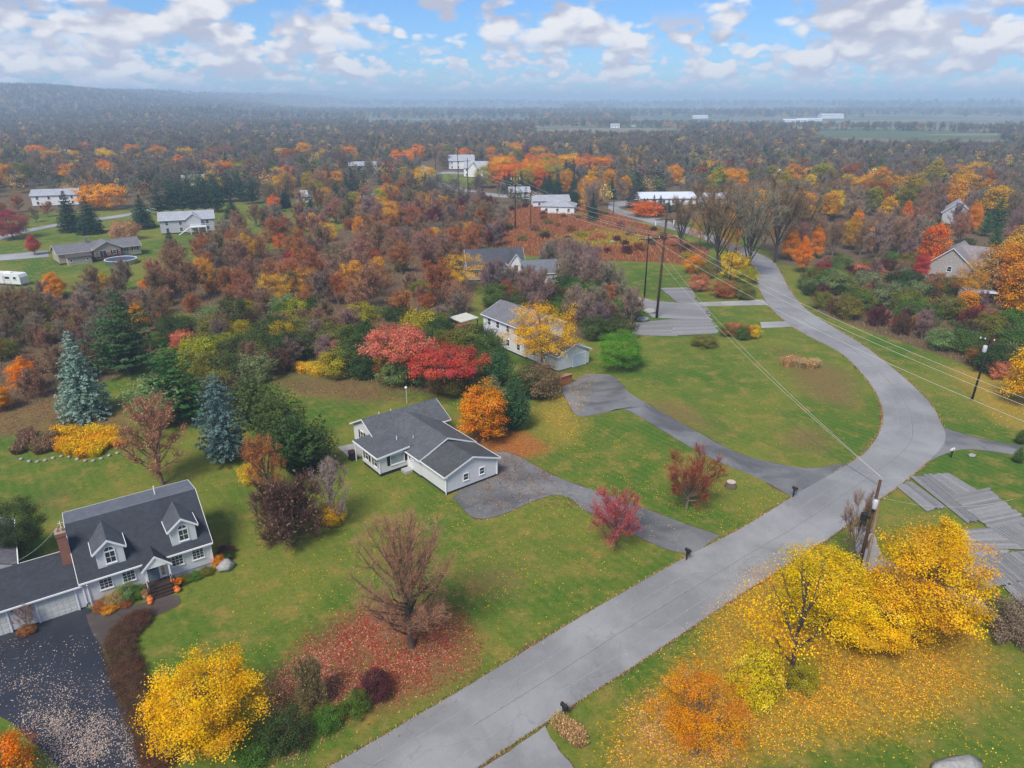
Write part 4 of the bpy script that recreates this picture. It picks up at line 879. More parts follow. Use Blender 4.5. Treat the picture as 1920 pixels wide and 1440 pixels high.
# ------------------------------------------------------------------ small things
def mailbox(label, px, py, deg, m, post=None):
    o = thing('mailbox', label, 'mailbox', (*P(px, py), 0), R_(deg), 'mailboxes')
    MB().box(-0.06, 0.06, -0.06, 0.06, -0.05, 1.05).build('post', post or SHUT, o); MB().box(-0.05, 0.05, -0.32, 0.12, 0.82, 0.9).build('arm', post or SHUT, o)
    pr = [(-0.13, 1.05), (0.13, 1.05), (0.13, 1.2)] + [(0.13 * cos(pi * k / 6), 1.2 + 0.13 * sin(pi * k / 6)) for k in range(1, 6)] + [(-0.13, 1.2)]
    MB().prism([(a, -0.38, b) for a, b in pr], (0, 0.6, 0)).build('box', m, o); MB().box(0.13, 0.15, -0.2, -0.14, 1.15, 1.42).build('flag', plain('red_flag', (0.5, 0.03, 0.03), 0.5, 0.3), o)
mailbox('black mailbox at the mouth of the driveway to the pale two-storey house', 1487, 932, 40, SHUT); mailbox('black mailbox where the white ranch driveway meets the road', 1287, 1050, 40, SHUT)
mailbox('black mailbox beside dry ornamental grass at the side road corner', 1056, 1345, 40, SHUT); mailbox('white mailbox on a black post at the eastern driveway', 1783, 858, -60, PORC)
st = thing('tree_stump', 'pale sawn tree stump on trampled soil beside the small crabapple', 'stump', (*P(1370, 912), 0))
MB().lathe([(0.75, -0.05), (0.62, 0.15), (0.56, 0.5), (0.54, 0.62)], 14).build('bark', plain('stump_bark', (0.16, 0.12, 0.09), 0.9, 0.1, 0.4), st, smooth=True); MB().lathe([(0.53, 0.6), (0.5, 0.64)], 14).build('cut_face', plain('cut_wood', (0.52, 0.44, 0.34), 0.8, 0.2, 0.2), st)
bn = thing('wheeled_bin', 'black wheeled rubbish bin on the patio of the ranch house', 'bin', (*P(661, 862), 0), R_(38))
MB().add([(-0.3, -0.35, 0.05), (0.3, -0.35, 0.05), (0.3, 0.3, 0.05), (-0.3, 0.3, 0.05), (-0.36, -0.42, 1.05), (0.36, -0.42, 1.05), (0.36, 0.38, 1.05), (-0.36, 0.38, 1.05)], [(0, 3, 2, 1), (4, 5, 6, 7), (0, 1, 5, 4), (1, 2, 6, 5), (2, 3, 7, 6), (3, 0, 4, 7)]).build('body', SHUT, bn)
MB().slab([(-0.4, -0.46, 1.12), (0.4, -0.46, 1.12), (0.4, 0.44, 1.2), (-0.4, 0.44, 1.2)], 0.06).build('lid', plain('maroon_lid', (0.06, 0.015, 0.02), 0.5, 0.3), bn)
for s in (-0.33, 0.33): MB().tube([(s - 0.04, 0.33, 0.14), (s + 0.04, 0.33, 0.14)], 0.14, 10).build('wheel', SHUT, bn)
lp = thing('garden_lamp', 'thin garden lamp post with white globe behind the ranch house', 'lamp post', (*P(763, 757), 0))
MB().tube([(0, 0, 0), (0, 0, 2.3)], 0.05, 8).build('post', GREYM, lp); MB().lathe([(0.05, 0), (0.2, 0.12), (0.22, 0.25), (0.12, 0.42), (0.02, 0.46)], 12, (0, 0, 2.3)).build('globe', PORC, lp, smooth=True)
STONE = plain('fieldstone', (0.36, 0.35, 0.33), 0.9, 0.15, 0.4, scale=4)
def boulder(label, px, py, r, seed, sx=1.0, group=None, z=0.0, m=None, xy=None):
    g = np.random.default_rng(seed); mb = MB(); n, k = 7, 11; vs = []
    for i in range(n + 1):
        for j in range(k):
            a, b = pi * i / n - pi / 2, 2 * pi * j / k; q = r * (1 + g.uniform(-0.18, 0.18))
            if i in (0, n): q = r
            vs.append((q * cos(a) * cos(b) * sx, q * cos(a) * sin(b), q * 0.7 * sin(a) + 0.45 * r))
    fs = [(i * k + j, i * k + (j + 1) % k, (i + 1) * k + (j + 1) % k, (i + 1) * k + j) for i in range(n) for j in range(k)]
    o = mb.add(vs, fs).build('boulder', m or STONE, None, (*(xy or P(px, py)), z), g.uniform(0, 6), smooth=True); return tag(o, label, 'boulder', group)
boulder('pale rounded boulder in the planting bed at the cape house corner', 424, 1066, 0.75, 3); boulder('low pale rock in the leaf-strewn grass beyond the golden trees', 1790, 1446, 0.8, 9, 2.2)
boulder('small grey rock on the grass near the white mailbox', 1822, 856, 0.35, 4, 1.5); boulder('pale rock beside the base of the tall terrace pole', 1205, 602, 0.8, 5, 1.6)
boulder('pale rock on the plank terrace edge', 1218, 587, 0.9, 6, 1.5); boulder('white stone half hidden at the dry meadow', 1148, 455, 0.6, 7, 1.6); 
for k, (a, b) in enumerate([(40 + 15 * i, 862 + 5 * sin(i * 0.9) - 0.18 * max(0, i - 6) ** 2) for i in range(13)]):
    boulder('edging stone round the yellow and brown grass bed', a, b, 0.22, 40 + k, 1.2, 'edging stones of the grass bed')
PUMP = plain('pumpkin_skin', (0.62, 0.16, 0.02), 0.5, 0.4, 0.2)
def pumpkin(x, y, z, r, label):
    q = cape.matrix_basis @ mathutils.Vector((x, y, z)); k = 16
    vs = [(r * cos(a) * cos(b) * (1 + 0.07 * cos(b * 8)), r * cos(a) * sin(b) * (1 + 0.07 * cos(b * 8)), r * 0.8 * (sin(a) + 0.9)) for a in np.linspace(-pi / 2, pi / 2, 8) for b in np.linspace(0, 2 * pi, k, endpoint=False)]
    o = thing('pumpkin', label, 'pumpkin', tuple(q), 0, 'pumpkins on the porch steps')
    MB().add(vs, [(i * k + j, i * k + (j + 1) % k, (i + 1) * k + (j + 1) % k, (i + 1) * k + j) for i in range(7) for j in range(k)]).build('fruit', PUMP, o, smooth=True)
    MB().tube([(0, 0, r * 1.4), (0.02, 0, r * 1.9)], [0.03, 0.02], 5).build('stem', plain('stalk', (0.10, 0.09, 0.03), 0.9, 0.1), o)
for a in ((4.65, -1.75, 0, 0.26), (4.62, -2.15, 0, 0.3), (6.85, -1.7, 0, 0.28), (6.9, -2.1, 0, 0.3), (6.75, -1.15, 0.6, 0.2), (4.55, -2.55, 0, 0.22)):
    pumpkin(*a, 'orange pumpkin on the dark porch steps of the cape house')
pls = [thing('flower_pot', l, 'pot', tuple(cape.matrix_basis @ mathutils.Vector((*q, 0))), 0) for q, l in (((4.35, -1.5), 'white planter with dried flowers beside the porch steps'), ((7.15, -1.45), 'dark planter with orange blooms beside the porch steps'))]
for k, o in enumerate(pls):
    MB().lathe([(0.2, 0), (0.28, 0.45), (0.30, 0.5), (0.25, 0.5), (0.22, 0.42)], 12).build('pot', PORC if k == 0 else SHUT, o, smooth=True)

# ------------------------------------------------------------------ vegetation: shapes
def unit(a): return a / (np.linalg.norm(a, axis=-1, keepdims=True) + 1e-9)
def tubes_np(br, sides):                     # list of (pts (n,3), rad (n,)) -> V, F quads
    Vs, Fs, k = [], [], 0
    t = np.linspace(0, 2 * pi, sides, endpoint=False); ct, st_ = np.cos(t), np.sin(t)
    for pts, rad in br:
        d = unit(np.gradient(pts, axis=0)); ref = np.where(np.abs(d[:, 2:3]) < 0.9, [[0, 0, 1.0]], [[1.0, 0, 0]])
        a = unit(np.cross(d, ref)); b = np.cross(d, a)
        v = pts[:, None] + rad[:, None, None] * (ct[None, :, None] * a[:, None] + st_[None, :, None] * b[:, None])
        n = len(pts); i = np.arange(n - 1)[:, None] * sides; j = np.arange(sides)[None]; jn = (j + 1) % sides
        Fs.append(np.stack([i + j, i + jn, i + sides + jn, i + sides + j], -1).reshape(-1, 4) + k); Vs.append(v.reshape(-1, 3)); k += n * sides
    return np.vstack(Vs), np.vstack(Fs)
def leaves_np(pos, size, g, flat=0.5, lv=None, aspect=0.6, up=None):
    n = len(pos); nrm = g.normal(size=(n, 3)); nrm[:, 2] = np.abs(nrm[:, 2]) + flat
    if up is not None: nrm = nrm * 0.8 + up
    nrm = unit(nrm); a = unit(np.cross(nrm, g.normal(size=(n, 3)))); b = np.cross(nrm, a)
    s = np.reshape(size * g.uniform(0.65, 1.3, n), (-1, 1))
    v = np.stack([pos - a * s * 0.5, pos - b * s * aspect * 0.5 + nrm * s * 0.1, pos + a * s * 0.5, pos + b * s * aspect * 0.5 + nrm * s * 0.1], 1).reshape(-1, 3)
    f = np.arange(n * 4).reshape(-1, 4)
    if lv is None: lv = g.random((n, 3))
    return v, f, np.repeat(lv, 4, axis=0)
def twigs_np(pos, dirs, length, width, g, lv=None):
    n = len(pos); dirs = unit(dirs); side = unit(np.cross(dirs, g.normal(size=(n, 3)))) * np.reshape(width, (-1, 1)) * 0.5
    mid = pos + dirs * np.reshape(length, (-1, 1)) * 0.55 + g.normal(0, 0.04, (n, 3)) * np.reshape(length, (-1, 1)); tip = pos + dirs * np.reshape(length, (-1, 1)) + np.array([0, 0, 0.06]) * np.reshape(length, (-1, 1))
    v = np.stack([pos - side, pos + side, mid + side * 0.7, tip], 1); v2 = np.stack([mid - side * 0.7], 1)
    V = np.concatenate([v[:, 0:1], v[:, 1:2], v[:, 2:3], v[:, 3:4], v2], 1).reshape(-1, 3); k = np.arange(n)[:, None] * 5
    Fq = np.concatenate([k, k + 1, k + 2, k + 4], 1); Ft = np.concatenate([k + 4, k + 2, k + 3, k + 3], 1)
    if lv is None: lv = g.random((n, 3))
    return V, np.vstack([Fq]), Ft[:, :3], np.repeat(lv, 5, axis=0)
def branch(g, p0, d0, ln, r0, r1, n=6, bend=0.12, up=0.0):
    pts = [np.array(p0, float)]; d = unit(np.array(d0, float))
    for i in range(n - 1):
        pts.append(pts[-1] + d * ln / (n - 1)); d = unit(d + g.normal(0, bend, 3) + np.array([0, 0, up]))
    return np.array(pts), np.linspace(r0, r1, n)
def skeleton(g, h, rad, clear=0.2, trunk_r=None, nl=11, up=0.10, el=(25, 65), leader=0.85, forks=1, env=None, top=0.92, nsub=8):
    trunk_r = trunk_r or h * 0.02; br = []; lim = []; sub = []
    tr = branch(g, (0, 0, -0.2), (g.normal(0, .03), g.normal(0, .03), 1), h * leader + 0.2, trunk_r, trunk_r * 0.22, 9, 0.035, 0.03)
    tr[1][0] *= 1.35; br.append(tr)
    zc, rz = h * (clear * 0.55 + 0.52), h * (0.5 - clear * 0.45)
    for i in range(nl):
        f = clear + (top - clear) * (i + g.uniform(0.1, 0.9)) / nl
        q = tr[0][0] + 0; k = f * (len(tr[0]) - 1); i0 = min(int(k), len(tr[0]) - 2); p0 = tr[0][i0] + (tr[0][i0 + 1] - tr[0][i0]) * (k - i0)
        a = i * 2.4 + g.uniform(-0.5, 0.5); e_ = R_(el[0] + (el[1] - el[0]) * (((f - clear) / (top - clear)) * 0.6 + 0.4 * g.random()))
        dx, dz_ = cos(e_) / rad, sin(e_ + up * 1.2) / rz; oz = (p0[2] - zc) / rz
        A_, B_, C_ = dx * dx + dz_ * dz_, 2 * oz * dz_, oz * oz - 1
        ln = (-B_ + math.sqrt(max(0.0, B_ * B_ - 4 * A_ * C_))) / (2 * A_) * g.uniform(0.86, 1.03); ln = max(ln, 0.12 * h)
        l = branch(g, p0, (cos(a) * cos(e_), sin(a) * cos(e_), sin(e_)), ln, trunk_r * (0.55 - 0.3 * f), trunk_r * 0.06, 7, 0.08, up); br.append(l); lim.append(l)
    for pts, rr in lim + [(tr[0][4:], tr[1][4:])]:
        for j in range(nsub):
            f = g.uniform(0.2, 0.97); k = f * (len(pts) - 1); i0 = min(int(k), len(pts) - 2); p0 = pts[i0] + (pts[i0 + 1] - pts[i0]) * (k - i0); d = unit(pts[i0 + 1] - pts[i0])
            d = d + g.normal(0, 0.55, 3) + np.array([0, 0, 0.15]); ln = g.uniform(0.14, 0.32) * rad * 1.5 * (1.25 - 0.9 * f)
            s = branch(g, p0, d, ln, rr[i0] * 0.45 + 0.006, 0.006, 5, 0.12, up * 0.8); sub.append(s)
    return br, sub
PROTO = {}
def proto(name, h, w, trunk, crown): PROTO.setdefault(name, []).append((h, w, trunk, crown)); 
def make_leafy(name, seed, h, rad, clear, n_clump, per, leaf, shape=(1, 1), zc=None, gaps=0.0, nl=10, spread=0.5, el=(25, 65), flatb=0.0, cone=0.0, stems=1):
    g = np.random.default_rng(seed); br, sub = skeleton(g, h * 0.93, rad * 0.85, clear * 0.9 + 0.02, None, nl, 0.07, el)
    V, F = tubes_np(br, 6); V2, F2 = tubes_np(sub, 3)
    tm = np_mesh(name + '_trunk', np.vstack([V, V2]), np.vstack([F, F2 + len(V)]), BARK, None, True)
    # clumps spread through the crown's volume, denser towards the outside
    zb = h * clear; n = n_clump
    d = unit(g.normal(size=(n * 3, 3))); r = g.uniform(0.35, 1, n * 3) ** 0.5; c = d * r[:, None]
    lump = 1 + 0.16 * np.sin(d[:, 0] * 5 + seed) * np.cos(d[:, 1] * 4.3 + seed * 2) + 0.12 * np.sin(d[:, 2] * 7 + seed * 3)
    c *= lump[:, None]
    c = c[c[:, 2] > -0.95 + flatb][:n]
    zz = (c[:, 2] * 0.5 + 0.5); wid = 1 - cone * zz ** 1.2
    ctr = np.c_[c[:, 0] * rad * wid, c[:, 1] * rad * wid, zb + zz * (h - zb)]
    if gaps: 
        keep = np.sin(ctr[:, 0] * 1.3 + seed) + np.sin(ctr[:, 1] * 1.5 + seed * 2) + np.sin(ctr[:, 2] * 1.2) > -2.4 + gaps * 2; ctr = ctr[keep]
    m = len(ctr); pos = np.repeat(ctr, per, 0) + g.normal(0, spread, (m * per, 3)) * [1, 1, 0.62]
    lv = np.clip(np.repeat(g.random((m, 3)), per, 0) * 0.62 + g.random((m * per, 3)) * 0.38, 0, 1)  # random clump tones, spread widened to paint inner shade into the crown
    out = unit(pos - np.array([0, 0, zb + (h - zb) * 0.4]))
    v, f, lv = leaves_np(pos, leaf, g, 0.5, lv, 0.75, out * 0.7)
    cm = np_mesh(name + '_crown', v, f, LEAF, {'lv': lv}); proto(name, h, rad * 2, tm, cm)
def make_bare(name, seed, h, rad, clear, nl, twigs, tw_len, el=(35, 75), up=0.10, tw_w=0.03, leaf_n=0, leader=0.8, trunk_r=None, leaf=0.16, top=0.92, nsub=8):
    g = np.random.default_rng(seed); br, sub = skeleton(g, h * 0.96, rad * 0.92, clear, trunk_r, nl, up, el, leader, top=top, nsub=nsub)
    V, F = tubes_np(br, 6)
    tm = np_mesh(name + '_trunk', V, F, BARK, None, True)
    # fine branches and twigs
    pts, dirs = [], []
    for p_, r_ in sub + br[1:]:
        d = unit(np.gradient(p_, axis=0)); t = g.uniform(0.25, 1, max(2, twigs // (len(sub) + len(br)))) * (len(p_) - 1.001); i = t.astype(int); fr = (t - i)[:, None]
        pts.append(p_[i] * (1 - fr) + p_[i + 1] * fr); dirs.append(d[i])
    pts = np.vstack(pts); dirs = np.vstack(dirs); n = len(pts)
    d1 = unit(dirs + g.normal(0, 0.45, (n, 3)) + np.array([0, 0, 0.25])); l1 = tw_len * g.uniform(0.5, 1.2, n)
    Va, Fa, Ta, La = twigs_np(pts, d1, l1, np.full(n, tw_w), g)
    q = np.repeat(pts + d1 * (l1 * g.uniform(0.4, 0.9, n))[:, None], 2, 0); d2 = unit(np.repeat(d1, 2, 0) + g.normal(0, 0.6, (2 * n, 3)) + np.array([0, 0, 0.1]))
    Vb, Fb, Tb, Lb = twigs_np(q, d2, tw_len * 0.6 * g.uniform(0.5, 1.2, 2 * n), np.full(2 * n, tw_w * 0.75), g)
    Vs, Fs = tubes_np(sub, 3); Ls = g.random((len(Vs), 3)) * 0.4
    V = np.vstack([Vs, Va, Vb]); Lv = np.vstack([Ls, La, Lb]); 
    Q = np.vstack([Fs, Fa + len(Vs), Fb + len(Vs) + len(Va)]); T = np.vstack([Ta + len(Vs), Tb + len(Vs) + len(Va)])
    tris = np.vstack([Q[:, [0, 1, 2]], Q[:, [0, 2, 3]], T])
    if leaf_n:
        k = g.integers(0, len(q), leaf_n); v, f, l = leaves_np(q[k] + g.normal(0, 0.2, (leaf_n, 3)), leaf, g); o = len(V)
        V = np.vstack([V, v]); Lv = np.vstack([Lv, np.clip(l + 0.5, 0, 1.6)]); f = f + o; tris = np.vstack([tris, f[:, [0, 1, 2]], f[:, [0, 2, 3]]])
    cm = np_mesh(name + '_crown', V, tris, TWIG, {'lv': Lv}); proto(name, h, rad * 2, tm, cm)
def make_conifer(name, seed, h, rad, levels, per, droop=0.25, clear=0.05, needle=0.42, power=0.85, soft=0.0, wide=0.3, tip=True, fluffy=1):
    g = np.random.default_rng(seed); tr = branch(g, (0, 0, -0.2), (0, 0, 1), h + 0.1, h * 0.016 + 0.05, 0.03, 9, 0.012, 0.02)
    br = [tr]; P_, S_, C_ = [], [], []
    for i in range(levels):
        f = (i + g.uniform(0.2, 0.8)) / levels; z = h * (clear + (1 - clear) * f)
        R0 = rad * ((1 - f) ** power) * (1 + soft * g.uniform(-0.5, 0.35)) + 0.12
        if f < 0.12: R0 *= 0.82 + f
        nb = max(4, int(per * (0.35 + 0.65 * (1 - f))))
        for j in range(nb):
            a = 2 * pi * (j + g.uniform(-0.3, 0.3)) / nb + i * 0.7; ln = R0 * g.uniform(0.78, 1.1); up0 = 0.25 - droop * (1 - f) * 1.4
            n = max(4, int(ln / 0.17 * fluffy)); t = np.linspace(0.12, 1, n)
            x = cos(a) * ln * t; y = sin(a) * ln * t; zz = z + ln * (up0 * t - droop * t ** 2 + 0.12 * t ** 3) 
            p_ = np.c_[x, y, zz] + g.normal(0, 0.05 + 0.05 * soft, (n, 3))
            w_ = wide * (0.35 + 1.0 * (1 - t)) * min(1.0, ln / rad + 0.35)
            for s in (-1, 0, 1):
                q = p_ + np.c_[-sin(a) * w_ * s, cos(a) * w_ * s, -0.06 * abs(s) * np.ones(n)] + g.normal(0, 0.06, (n, 3)); P_.append(q); S_.append(np.full(n, needle) * (0.7 + 0.3 * (1 - f)))
                cl = g.random(3) * 0.55; C_.append(np.clip(cl + g.random((n, 3)) * 0.45, 0, 1))
            if j % 3 == 0 and ln > 0.6: br.append((np.c_[x[::max(1, n // 4)], y[::max(1, n // 4)], zz[::max(1, n // 4)]], np.full(len(x[::max(1, n // 4)]), 0.02)))
    pos = np.vstack(P_); sz = np.concatenate(S_); lv = np.vstack(C_)
    out = unit(pos * [1, 1, 0.0] + 1e-4)
    v, f, lv = leaves_np(pos, sz, g, 0.8, lv, 0.5, out * 0.5)
    V, F = tubes_np([b for b in br if len(b[0]) > 1], 5); tm = np_mesh(name + '_trunk', V, F, BARK, None, True)
    proto(name, h, rad * 2, tm, np_mesh(name + '_crown', v, f, LEAF, {'lv': lv}))
for s in (1, 2, 3): make_leafy('round', s, 8.0, 4.0, 0.14, 280, 110, 0.135, spread=0.38)
for s in (4, 5): make_leafy('oval', s, 9.0, 3.3, 0.12, 240, 70, 0.18, spread=0.38, cone=0.5)
for s in (6, 7): make_leafy('airy', s, 12.0, 5.6, 0.22, 200, 62, 0.19, spread=0.52, gaps=0.55, nl=13, el=(20, 60))
for s in (8, 9): make_leafy('tall', s, 13.0, 4.2, 0.18, 190, 34, 0.36, spread=0.6, gaps=0.3, cone=0.25)
for s in (10, 11, 12): make_leafy('bush', s, 3.4, 2.4, 0.0, 140, 52, 0.15, spread=0.28, flatb=0.15)
make_leafy('umbrella', 13, 6.0, 4.4, 0.42, 210, 62, 0.17, spread=0.34, flatb=0.35, nl=14, el=(35, 60))
make_leafy('sparse', 15, 12.5, 4.8, 0.24, 120, 34, 0.17, spread=0.55, gaps=0.75, nl=9, el=(35, 72))
make_leafy('elm', 16, 12.0, 5.6, 0.24, 270, 80, 0.16, spread=0.45, gaps=0.25, nl=13, el=(20, 66))
make_leafy('weeping', 14, 9.5, 7.0, 0.03, 260, 40, 0.34, spread=0.5, flatb=0.1)
make_bare('maple_bare', 21, 13.5, 5.3, 0.13, 46, 8200, 0.8, (16, 84), 0.075, 0.015, 0, 0.92, 0.24, top=0.74, nsub=14)
for s in (22, 23): make_bare('vase_bare', s, 16.0, 5.2, 0.22, 18, 3200, 1.2, (52, 84), 0.04, 0.035, 0, 0.7, 0.25, top=0.6)
for s in (24, 25, 26): make_bare('thicket_bare', s, 8.0, 3.0, 0.06, 18, 2600, 0.9, (45, 84), 0.05, 0.035, 900 if s != 25 else 250, 0.8, top=0.6)
make_bare('oval_bare', 27, 11.0, 3.6, 0.14, 30, 4200, 0.8, (25, 82), 0.06, 0.028, 1800, 0.9, top=0.75)
make_bare('crab_bare', 28, 5.6, 3.4, 0.24, 20, 3600, 0.55, (12, 78), 0.05, 0.022, 1500, 0.7, 0.15, leaf=0.10, top=0.6, nsub=10)
make_bare('crab_sparse', 38, 5.6, 3.4, 0.24, 20, 3200, 0.6, (12, 78), 0.05, 0.024, 700, 0.7, 0.16, leaf=0.10, top=0.6, nsub=10)
make_bare('brush', 29, 3.4, 2.9, 0.0, 34, 5200, 0.6, (15, 84), 0.03, 0.028, 1500, 0.7, 0.05, top=0.4)
make_bare('birch_bare', 30, 7.5, 3.0, 0.1, 14, 1800, 0.8, (35, 80), 0.02, 0.03, 500, 0.8, 0.12, top=0.7)
for s in (31, 32): make_conifer('spruce', s, 12.0, 3.3, 25, 15, 0.22, 0.04, 0.42, 0.8, 0.25)
make_conifer('old_spruce', 33, 12.5, 3.5, 22, 14, 0.22, 0.12, 0.44, 0.42, 0.5)
for s in (34, 35): make_conifer('pine', s, 13.0, 4.4, 15, 12, 0.02, 0.10, 0.5, 0.55, 0.9, 0.5)
make_conifer('arborvitae', 36, 8.0, 2.5, 30, 15, -0.32, 0.0, 0.32, 0.62, 0.1, 0.25)
make_conifer('juniper', 37, 6.0, 2.9, 17, 14, -0.28, 0.0, 0.36, 0.45, 0.9, 0.35)
def grass_clump(name, seed, h, rad, n):
    g = np.random.default_rng(seed); a = g.uniform(0, 2 * pi, n); r = rad * np.sqrt(g.random(n)) * 0.7; p_ = np.c_[np.cos(a) * r, np.sin(a) * r, 0 * r]
    d = np.c_[np.cos(a) * 0.5 * g.random(n), np.sin(a) * 0.5 * g.random(n), np.ones(n)] + g.normal(0, 0.15, (n, 3))
    V, Fq, T, Lv = twigs_np(p_, d, h * g.uniform(0.5, 1.1, n), np.full(n, 0.06), g); tris = np.vstack([Fq[:, [0, 1, 2]], Fq[:, [0, 2, 3]], T])
    V = np.vstack([V]); k = n; v, f, l = leaves_np(p_[:k // 2] + d[:k // 2] * h * 0.7, 0.16, g); o = len(V)
    V = np.vstack([V, v]); Lv = np.vstack([Lv, l]); f = f + o; tris = np.vstack([tris, f[:, [0, 1, 2]], f[:, [0, 2, 3]]])
    proto(name, h, rad * 2, None, np_mesh(name + '_blades', V, tris, TWIG, {'lv': Lv}))
grass_clump('grass', 41, 1.0, 0.8, 420); grass_clump('grass', 42, 0.8, 0.9, 420)

def srgb(r, g, b):
    f = lambda c: (c / 255 / 12.92) if c / 255 <= 0.04045 else ((c / 255 + 0.055) / 1.055) ** 2.4
    return (f(r), f(g), f(b))
ALB = 1.12                                     # picture colour -> leaf reflectance
C = {k: tuple(max(0.006, q * min(ALB, 0.80 / max(srgb(*v)))) for q in srgb(*v)) for k, v in dict(
    yellow=(250, 200, 8), gold=(240, 176, 26), orange=(236, 146, 30), amber=(204, 146, 48), deep_orange=(222, 112, 34), rust=(158, 98, 60), red=(190, 78, 68), pink=(158, 74, 82),
    crimson=(150, 52, 54), green=(88, 114, 50), bright_green=(106, 142, 50), dark_green=(66, 84, 46), olive=(120, 116, 52), lime=(226, 184, 44), yellow_green=(160, 150, 48),
    blue_spruce=(95, 128, 118), silver_spruce=(132, 150, 136), pine=(68, 102, 60), deep_conifer=(54, 80, 62), cedar=(82, 96, 52), sage=(122, 134, 86),
    brown=(132, 104, 78), red_brown=(148, 108, 86), purple_brown=(128, 104, 98), grey_brown=(136, 118, 102), dark_brown=(96, 72, 56), tan=(178, 144, 98), maroon=(96, 50, 54), salmon=(200, 120, 94), grey=(142, 128, 116), twig_rust=(152, 122, 92), maroon_brown=(128, 72, 58)).items()}
CATN = {}
g_rot = np.random.default_rng(77)
def plant(kind, xy, h, wdt, col, label, name='tree', group=None, cat='tree', z=0.0, variant=None, bark=None):
    ps = PROTO[kind]; h0, w0, tm, cm = ps[(variant if variant is not None else int(g_rot.integers(0, 99))) % len(ps)]
    o = thing(name, label, cat, (*xy, z), float(g_rot.uniform(0, 2 * pi)), group); s = wdt / w0; o.scale = (s, s, h / h0)
    c = tuple(v * f for v, f in zip(col, g_rot.uniform(0.88, 1.12, 3)))
    if tm is not None:
        t = link('trunk', tm, o); t.color = bark or BARKC
    q = link('crown' if cat == 'tree' else 'foliage', cm, o); q.color = (*c, 1)
    return o
def at(kind, px, yb, yt, wpx, col, label, name, cat='tree', hs=0.93, group=None, **k):
    return plant(kind, P(px, yb), hgt(px, yb, yt) * hs, wpx / ppm(px, (2 * yb + yt) / 3), C[col], label, name, group, cat, **k)
# ---- the trees one would point at
at('round', 392, 1394, 1246, 192, 'yellow', 'dense round bright yellow maple beside the dark sealed driveway', 'maple_tree', variant=0)
at('maple_bare', 772, 1213, 938, 222, 'twig_rust', 'large leafless maple standing in a carpet of red leaves', 'bare_tree', bark=(0.12, 0.095, 0.07, 1))
at('crab_bare', 1152, 1024, 912, 128, 'pink', 'small crabapple with pinkish-red haze of berries beside the ranch driveway', 'crabapple_tree')
at('crab_sparse', 1287, 953, 838, 132, 'maroon_brown', 'small sparse maroon-brown crabapple on the grass near the tree stump', 'crabapple_tree')
at('oval', 908, 828, 708, 98, 'orange', 'egg-shaped orange maple at the back corner of the ranch house', 'maple_tree', variant=0)
at('arborvitae', 962, 806, 703, 66, 'pine', 'dark green pointed arborvitae tucked behind the orange maple', 'arborvitae_tree')
at('elm', 1016, 696, 556, 118, 'yellow', 'big airy golden-yellow elm in front of the pale two-storey house', 'elm_tree', variant=0)
at('round', 1160, 692, 616, 80, 'bright_green', 'round bright green tree on the lawn by the plank terrace', 'apple_tree', variant=1)
at('umbrella', 748, 716, 606, 118, 'salmon', 'flat-topped salmon-red sumac at the thicket edge, paler of the pair', 'sumac_tree')
at('umbrella', 838, 742, 645, 132, 'red', 'flat-topped crimson-red sumac behind the ranch roof', 'sumac_tree')
at('old_spruce', 425, 866, 690, 88, 'blue_spruce', 'blue-green spruce standing between the brown tree and the dark junipers', 'spruce_tree')
at('spruce', 163, 780, 608, 96, 'silver_spruce', 'silvery blue spruce with bare lower trunk by the brown leaf litter', 'spruce_tree', variant=1)
at('oval_bare', 305, 908, 735, 118, 'red_brown', 'rusty-brown fine-twigged tree just behind the cape house roof', 'bare_tree')
at('pine', 243, 700, 530, 112, 'pine', 'tall dark green white pine above the silvery spruce', 'pine_tree', variant=0)
at('pine', 335, 790, 632, 128, 'pine', 'broad green pine between the white pine and the blue-green spruce', 'pine_tree', variant=1)
at('juniper', 300, 800, 700, 110, 'sage', 'sage-green spreading cedar behind the rusty-brown tree', 'cedar_tree')
at('juniper', 478, 800, 700, 100, 'cedar', 'olive cedar beside the blue-green spruce, nearest to it', 'cedar_tree')
at('juniper', 525, 850, 730, 110, 'cedar', 'dark olive cedar in the clump left of the patio', 'cedar_tree')
at('juniper', 560, 890, 770, 120, 'dark_green', 'dark green cedar at the lawn side of the clump', 'cedar_tree')
at('juniper', 590, 880, 800, 90, 'cedar', 'squat olive cedar next to the pale-limbed birch', 'cedar_tree')
at('oval_bare', 505, 940, 800, 80, 'rust', 'narrow rust-brown tree rising out of the big brown bush', 'bare_tree')
at('brush', 545, 1012, 905, 160, 'dark_brown', 'big rounded dark brown leafless bush on the lawn', 'shrub', 'shrub', 1.0)
at('birch_bare', 622, 985, 850, 85, 'grey', 'pale-limbed leafless birch with a few yellow leaves beside the brown bush', 'birch_tree', bark=(0.42, 0.38, 0.33, 1))
at('bush', 622, 985, 945, 45, 'gold', 'small golden bush at the foot of the pale birch', 'shrub', 'shrub', 1.0)
at('bush', 470, 905, 870, 40, 'lime', 'small lime-green bush beside the blue-green spruce', 'shrub', 'shrub', 1.0)
at('round', 42, 1052, 930, 92, 'dark_green', 'dark green small tree behind the garage wing', 'pine_tree', variant=2)
at('sparse', 1478, 1290, 1015, 190, 'yellow', 'half-bare golden tree with dark forked trunk over the yellow leaf carpet', 'maple_tree', variant=0, bark=(0.07, 0.06, 0.05, 1))
at('round', 1535, 1165, 1030, 160, 'yellow', 'golden tree with spreading crown at the road edge', 'maple_tree', variant=1)
at('round', 1715, 1195, 995, 185, 'yellow', 'large golden tree between the plank deck and the leaf carpet', 'maple_tree', variant=2)
at('oval', 1752, 1095, 968, 90, 'yellow', 'taller golden tree close by the plank deck edge', 'maple_tree', variant=1)
